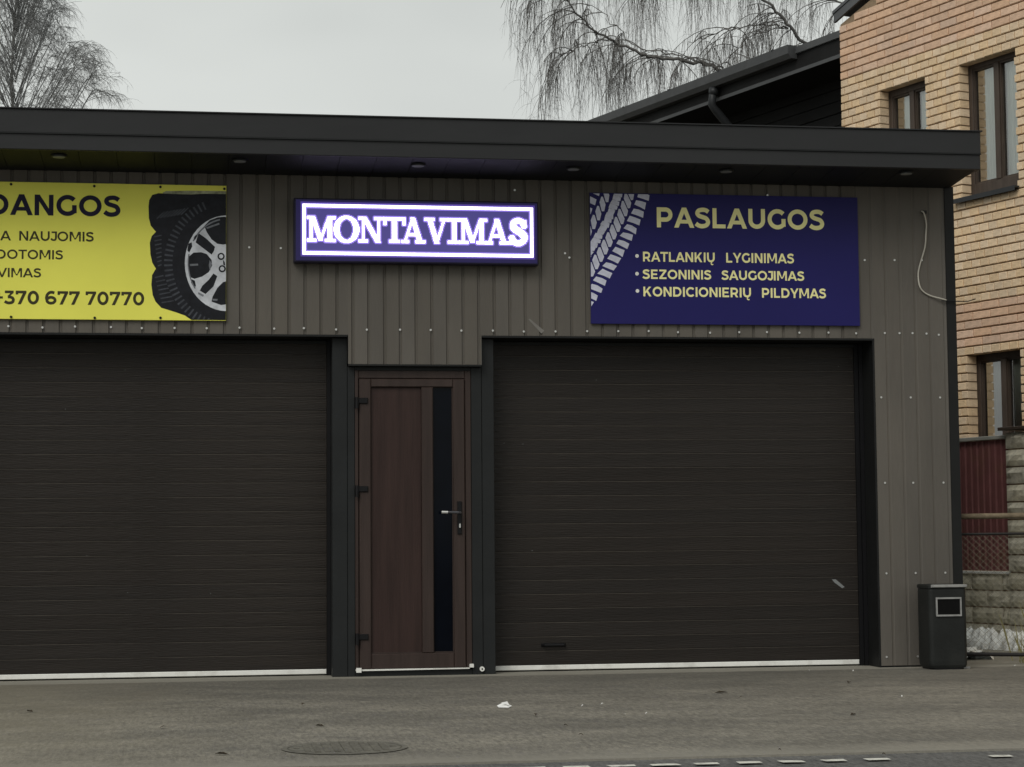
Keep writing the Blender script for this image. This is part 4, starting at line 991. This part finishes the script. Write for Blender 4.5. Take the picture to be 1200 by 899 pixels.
GL = 'dark fallen leaves scattered on the asphalt'
LV = [(628, 838.5, 'dark leaf lying to the right of the white paper scrap', .05), (663, 851, 'small dark leaf half way to the road below the paper scrap', .03), (681, 862, 'curled dark leaf below the pale crumbs', .035), (845, 812, 'long dark twig like leaf below the right garage door', .075), (869, 818, 'dark leaf just right of a longer one below the garage door', .03), (995, 800, 'flat dark leaf near the right end of the garage door', .065), (1000, 838, 'faint leaf right of centre on the open asphalt', .05), (260, 884, 'dark flattened leaf left of the manhole cover', .06), (375, 851, 'dark leaf above the manhole cover', .06), (914, 880, 'black pebble like leaf on the pavement edge left of the bin', .022), (1036, 885, 'black round leaf on the pavement edge below the bin', .03), (35, 834, 'brown leaf at the far left of the asphalt', .07), (192, 853, 'thin dark leaf below the left garage door', .04), (355, 826, 'dark leaf in front of the left door post', .045)]
for (px, py, lb, L_) in LV: scrap(px, py, 'leaf', lb, L_, GL)
GW = 'pale crumbs scattered on the asphalt'
for (px, py, lb) in ((683, 828, 'pale crumb left of a second one before the right garage door'), (698, 828.5, 'pale crumb second from the left before the garage door'), (706, 826, 'pale crumb highest of the cluster before the garage door'), (732, 838, 'pale crumb lower right of the cluster before the garage door'), (758, 837, 'pale crumb rightmost of the cluster before the garage door'), (948, 786.5, 'pale crumb at the foot of the right garage door'), (1000, 787, 'pale crumb at the foot of the door near its right post'), (1057, 817, 'pale crumb on the asphalt in front of the litter bin'), (1190, 817, 'pale crumb on the asphalt at the right edge'), (1190, 781, 'pale crumb under the wire mesh railing')):
    scrap(px, py, 'white', lb, .018, GW)

# ------------------------------------------------------------------ birch trees
def strand(b_, p, length, out, rad, rnd, seg=6, sides=3, kids=2, droop=1.0):
    pts_ = [Vector(p)]; d = Vector(out).normalized(); st_ = length/seg
    for i in range(seg):
        d = (d + Vector((rnd.gauss(0, .10), rnd.gauss(0, .10), -0.42*droop - .05*i + rnd.gauss(0, .08)))).normalized()
        pts_.append(pts_[-1]+d*st_)
    b_.tube(pts_, [rad*(1-.75*i/seg) for i in range(seg+1)], sides, cap=False)
    for _ in range(kids):
        i = rnd.randint(1, seg-1); q = pts_[i]
        strand(b_, q, length*rnd.uniform(.25, .5), (rnd.gauss(0, .5), rnd.gauss(0, .5), rnd.uniform(-.7, .2)), rad*.55, rnd, 4, 3, 0, droop)
    return pts_
def limb(b_, pts_, r0, r1, sides=7):
    n_ = len(pts_); b_.tube(pts_, [r0+(r1-r0)*i/(n_-1) for i in range(n_)], sides)
def smooth3(P, n=5):
    xy = cr_spline([(p[0], p[1]) for p in P], n); xz = cr_spline([(p[0], p[2]) for p in P], n); return [Vector((a_[0], a_[1], c_[1])) for a_, c_ in zip(xy, xz)]
# right birch, behind the dark extension
rnd = random.Random(11)
DT = 31.0
def q(px, py, dd=0): return Vector(atD(px, py, DT+dd))
base = atD(1075, 400, DT+2); base[2] = 0
RT = tag(empty('birch_tree', tuple(base)), 'bare weeping birch with long drooping twigs behind the dark extension', 'tree')
off = Vector(base)
mains = {
 'trunk': ([Vector(base), q(1060, 300, 1.5), q(1040, 160, 1), q(1020, 60, .5), q(1000, -60, 0), q(990, -220, 0)], .20, .05),
 'A': ([q(1040, 160, 1), q(1000, 95, .5), q(945, 52, 0), q(918, 22, -.2), q(892, -6, -.3), q(860, -60, -.6)], .075, .03),
 'B': ([q(1050, 230, 1), q(940, 130, .6), q(863, 95, .2), q(833, 77, 0), q(787, 70, -.2), q(750, 61, -.4), q(716, 46, -.5), q(690, 30, -.7), q(663, 2, -.9), q(640, -30, -1)], .085, .018),
 'B2': ([q(718, 47, -.5), q(700, 48, -.6), q(683, 53, -.8), q(668, 60, -1), q(650, 72, -1.1)], .025, .008),
 'B3': ([q(846, 80, 0), q(815, 70, 0), q(787, 64, .2), q(745, 55, .3), q(722, 30, .5), q(690, 5, .6)], .03, .010),
 'C': ([q(926, 33, -.1), q(900, 29, 0), q(860, 33, .2), q(835, 40, .3), q(806, 53, .4)], .03, .009),
 'C2': ([q(923, 33, 0), q(893, 37, -.3), q(868, 53, -.5), q(850, 75, -.6)], .022, .008),
 'D': ([q(1000, -60, 0), q(900, -90, 0), q(800, -95, 0), q(720, -60, .3), q(660, -20, .5)], .06, .012),
 'D2': ([q(1000, -30, 0), q(960, -50, 1), q(880, -60, 1.5), q(800, -30, 2), q(760, -10, 2.2)], .05, .012),
 'E': ([q(1010, 20, .5), q(985, 5, .5), q(960, -20, .8), q(930, -60, 1)], .04, .02),
}
tw = MB(); trunk = MB(); br = MB()
for nm, (P_, r0, r1) in mains.items():
    S = smooth3(P_, 6); S = [v_ + Vector((rnd.gauss(0, .018), rnd.gauss(0, .02), rnd.gauss(0, .018))) for v_ in S]
    limb(trunk if nm == 'trunk' else br, S, r0*.46, r1*.5)
    if nm == 'trunk': continue
    L_ = sum((S[i+1]-S[i]).length for i in range(len(S)-1)); up = nm in ('D', 'D2')
    for _ in range(int(L_*(5.6 if up else 5.4))+2):
        f_ = rnd.uniform(.15, 1)**.8; i = min(int(f_*(len(S)-1)), len(S)-2); p = S[i].lerp(S[i+1], rnd.random())
        d = Vector((rnd.gauss(-.25, .5), rnd.gauss(0, .5), rnd.uniform(-.15, .55))).normalized(); ln = rnd.uniform(.35, 1.1); P_ = [p.copy()]
        for k in range(6):
            d = (d+Vector((rnd.gauss(0, .06), rnd.gauss(0, .06), -.24))).normalized(); P_.append(P_[-1]+d*ln/6)
        br.tube(P_, [.0085-.0009*k for k in range(7)], 4, cap=False)
        for _k in range(rnd.randint(8, 14)):
            t_ = rnd.uniform(.25, 1)*5.99; a_ = P_[int(t_)].lerp(P_[int(t_)+1], t_-int(t_))
            strand(tw, a_, rnd.uniform(.3, 1.25 if not up else 1.7), (rnd.gauss(d.x*.3, .2), rnd.gauss(0, .2), -.9), .0034, rnd, 6, 3, 2, .8)
trunk_o = trunk.build('trunk', BARK, RT, True); trunk_o.matrix_parent_inverse = Matrix.Translation(-off)
o = br.build('branches', TWIG, RT, True); o.matrix_parent_inverse = Matrix.Translation(-off)
o = tw.build('twigs', TWIG, RT); o.matrix_parent_inverse = Matrix.Translation(-off); o['kind'] = 'stuff'
# left birch
rnd = random.Random(4); DT2 = 40.0
def q2(px, py, dd=0): return Vector(atD(px, py, DT2+dd))
base = atD(18, 600, DT2); base[2] = 0; off = Vector(base)
LT = tag(empty('birch_tree', tuple(base)), 'hazy bare birch crown rising above the roof at the far left', 'tree')
trunk = MB(); br = MB(); tw = MB()
T_ = [Vector(base), q2(16, 400), q2(20, 200), q2(14, 90), q2(20, -20), q2(24, -110)]
limb(trunk, smooth3(T_, 5), .05, .010)
EDG = [(-140, 30), (-60, 48), (0, 66), (30, 76), (50, 98), (80, 124), (110, 120), (200, 110)]
def edge(y_): return float(np.interp(y_, [e_[0] for e_ in EDG], [e_[1] for e_ in EDG]))
for i in range(118):
    ty = rnd.uniform(-120, 118); ex = edge(ty); side = 1 if rnd.random() < .6 else -1
    tx = 18+(ex-18)*(1-.75*rnd.random()**1.6) if side > 0 else 18-rnd.uniform(5, 130)
    dx = tx-18; dz_ = rnd.uniform(-1.9, 1.9)*(1.2-abs(dx)/160); lf = abs(dx)*.95+40+abs(dz_)*22; sy = ty+lf
    P_ = [q2(18, sy), q2(18+dx*.33, sy-lf*.38, dz_*.33), q2(18+dx*.7, sy-lf*.78, dz_*.7), q2(18+dx*.9, ty+1, dz_*.92), q2(tx, ty+rnd.uniform(0, 10), dz_)]
    S = smooth3(P_, 4); limb(br, S, .012, .0035, 4)
    for _ in range(8):
        k = rnd.randint(4, len(S)-2); p = S[k]; ax = (S[k+1]-S[k]).normalized()
        d = (ax+Vector((rnd.gauss(0, .7), rnd.gauss(0, .7), rnd.uniform(-.3, .6)))).normalized(); ln = rnd.uniform(.35, .95)*(1.25-k/len(S)*.6); Q = [p.copy()]
        for m_ in range(5): d = (d+Vector((rnd.gauss(0, .12), rnd.gauss(0, .12), -.16))).normalized(); Q.append(Q[-1]+d*ln/5)
        br.tube(Q, [.006-.0008*m_ for m_ in range(6)], 3, cap=False)
        for _k in range(8):
            t_ = rnd.uniform(.2, 1)*4.99; a_ = Q[int(t_)].lerp(Q[int(t_)+1], t_-int(t_))
            strand(tw, a_, rnd.uniform(.18, .5), (d.x+rnd.gauss(0, .7), rnd.gauss(0, .7), rnd.uniform(-.8, .7)), .0036, rnd, 4, 3, 2, .7)
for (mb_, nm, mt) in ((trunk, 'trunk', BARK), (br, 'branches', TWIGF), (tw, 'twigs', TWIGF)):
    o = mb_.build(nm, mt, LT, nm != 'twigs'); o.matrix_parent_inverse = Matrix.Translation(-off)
    if nm == 'twigs': o['kind'] = 'stuff'
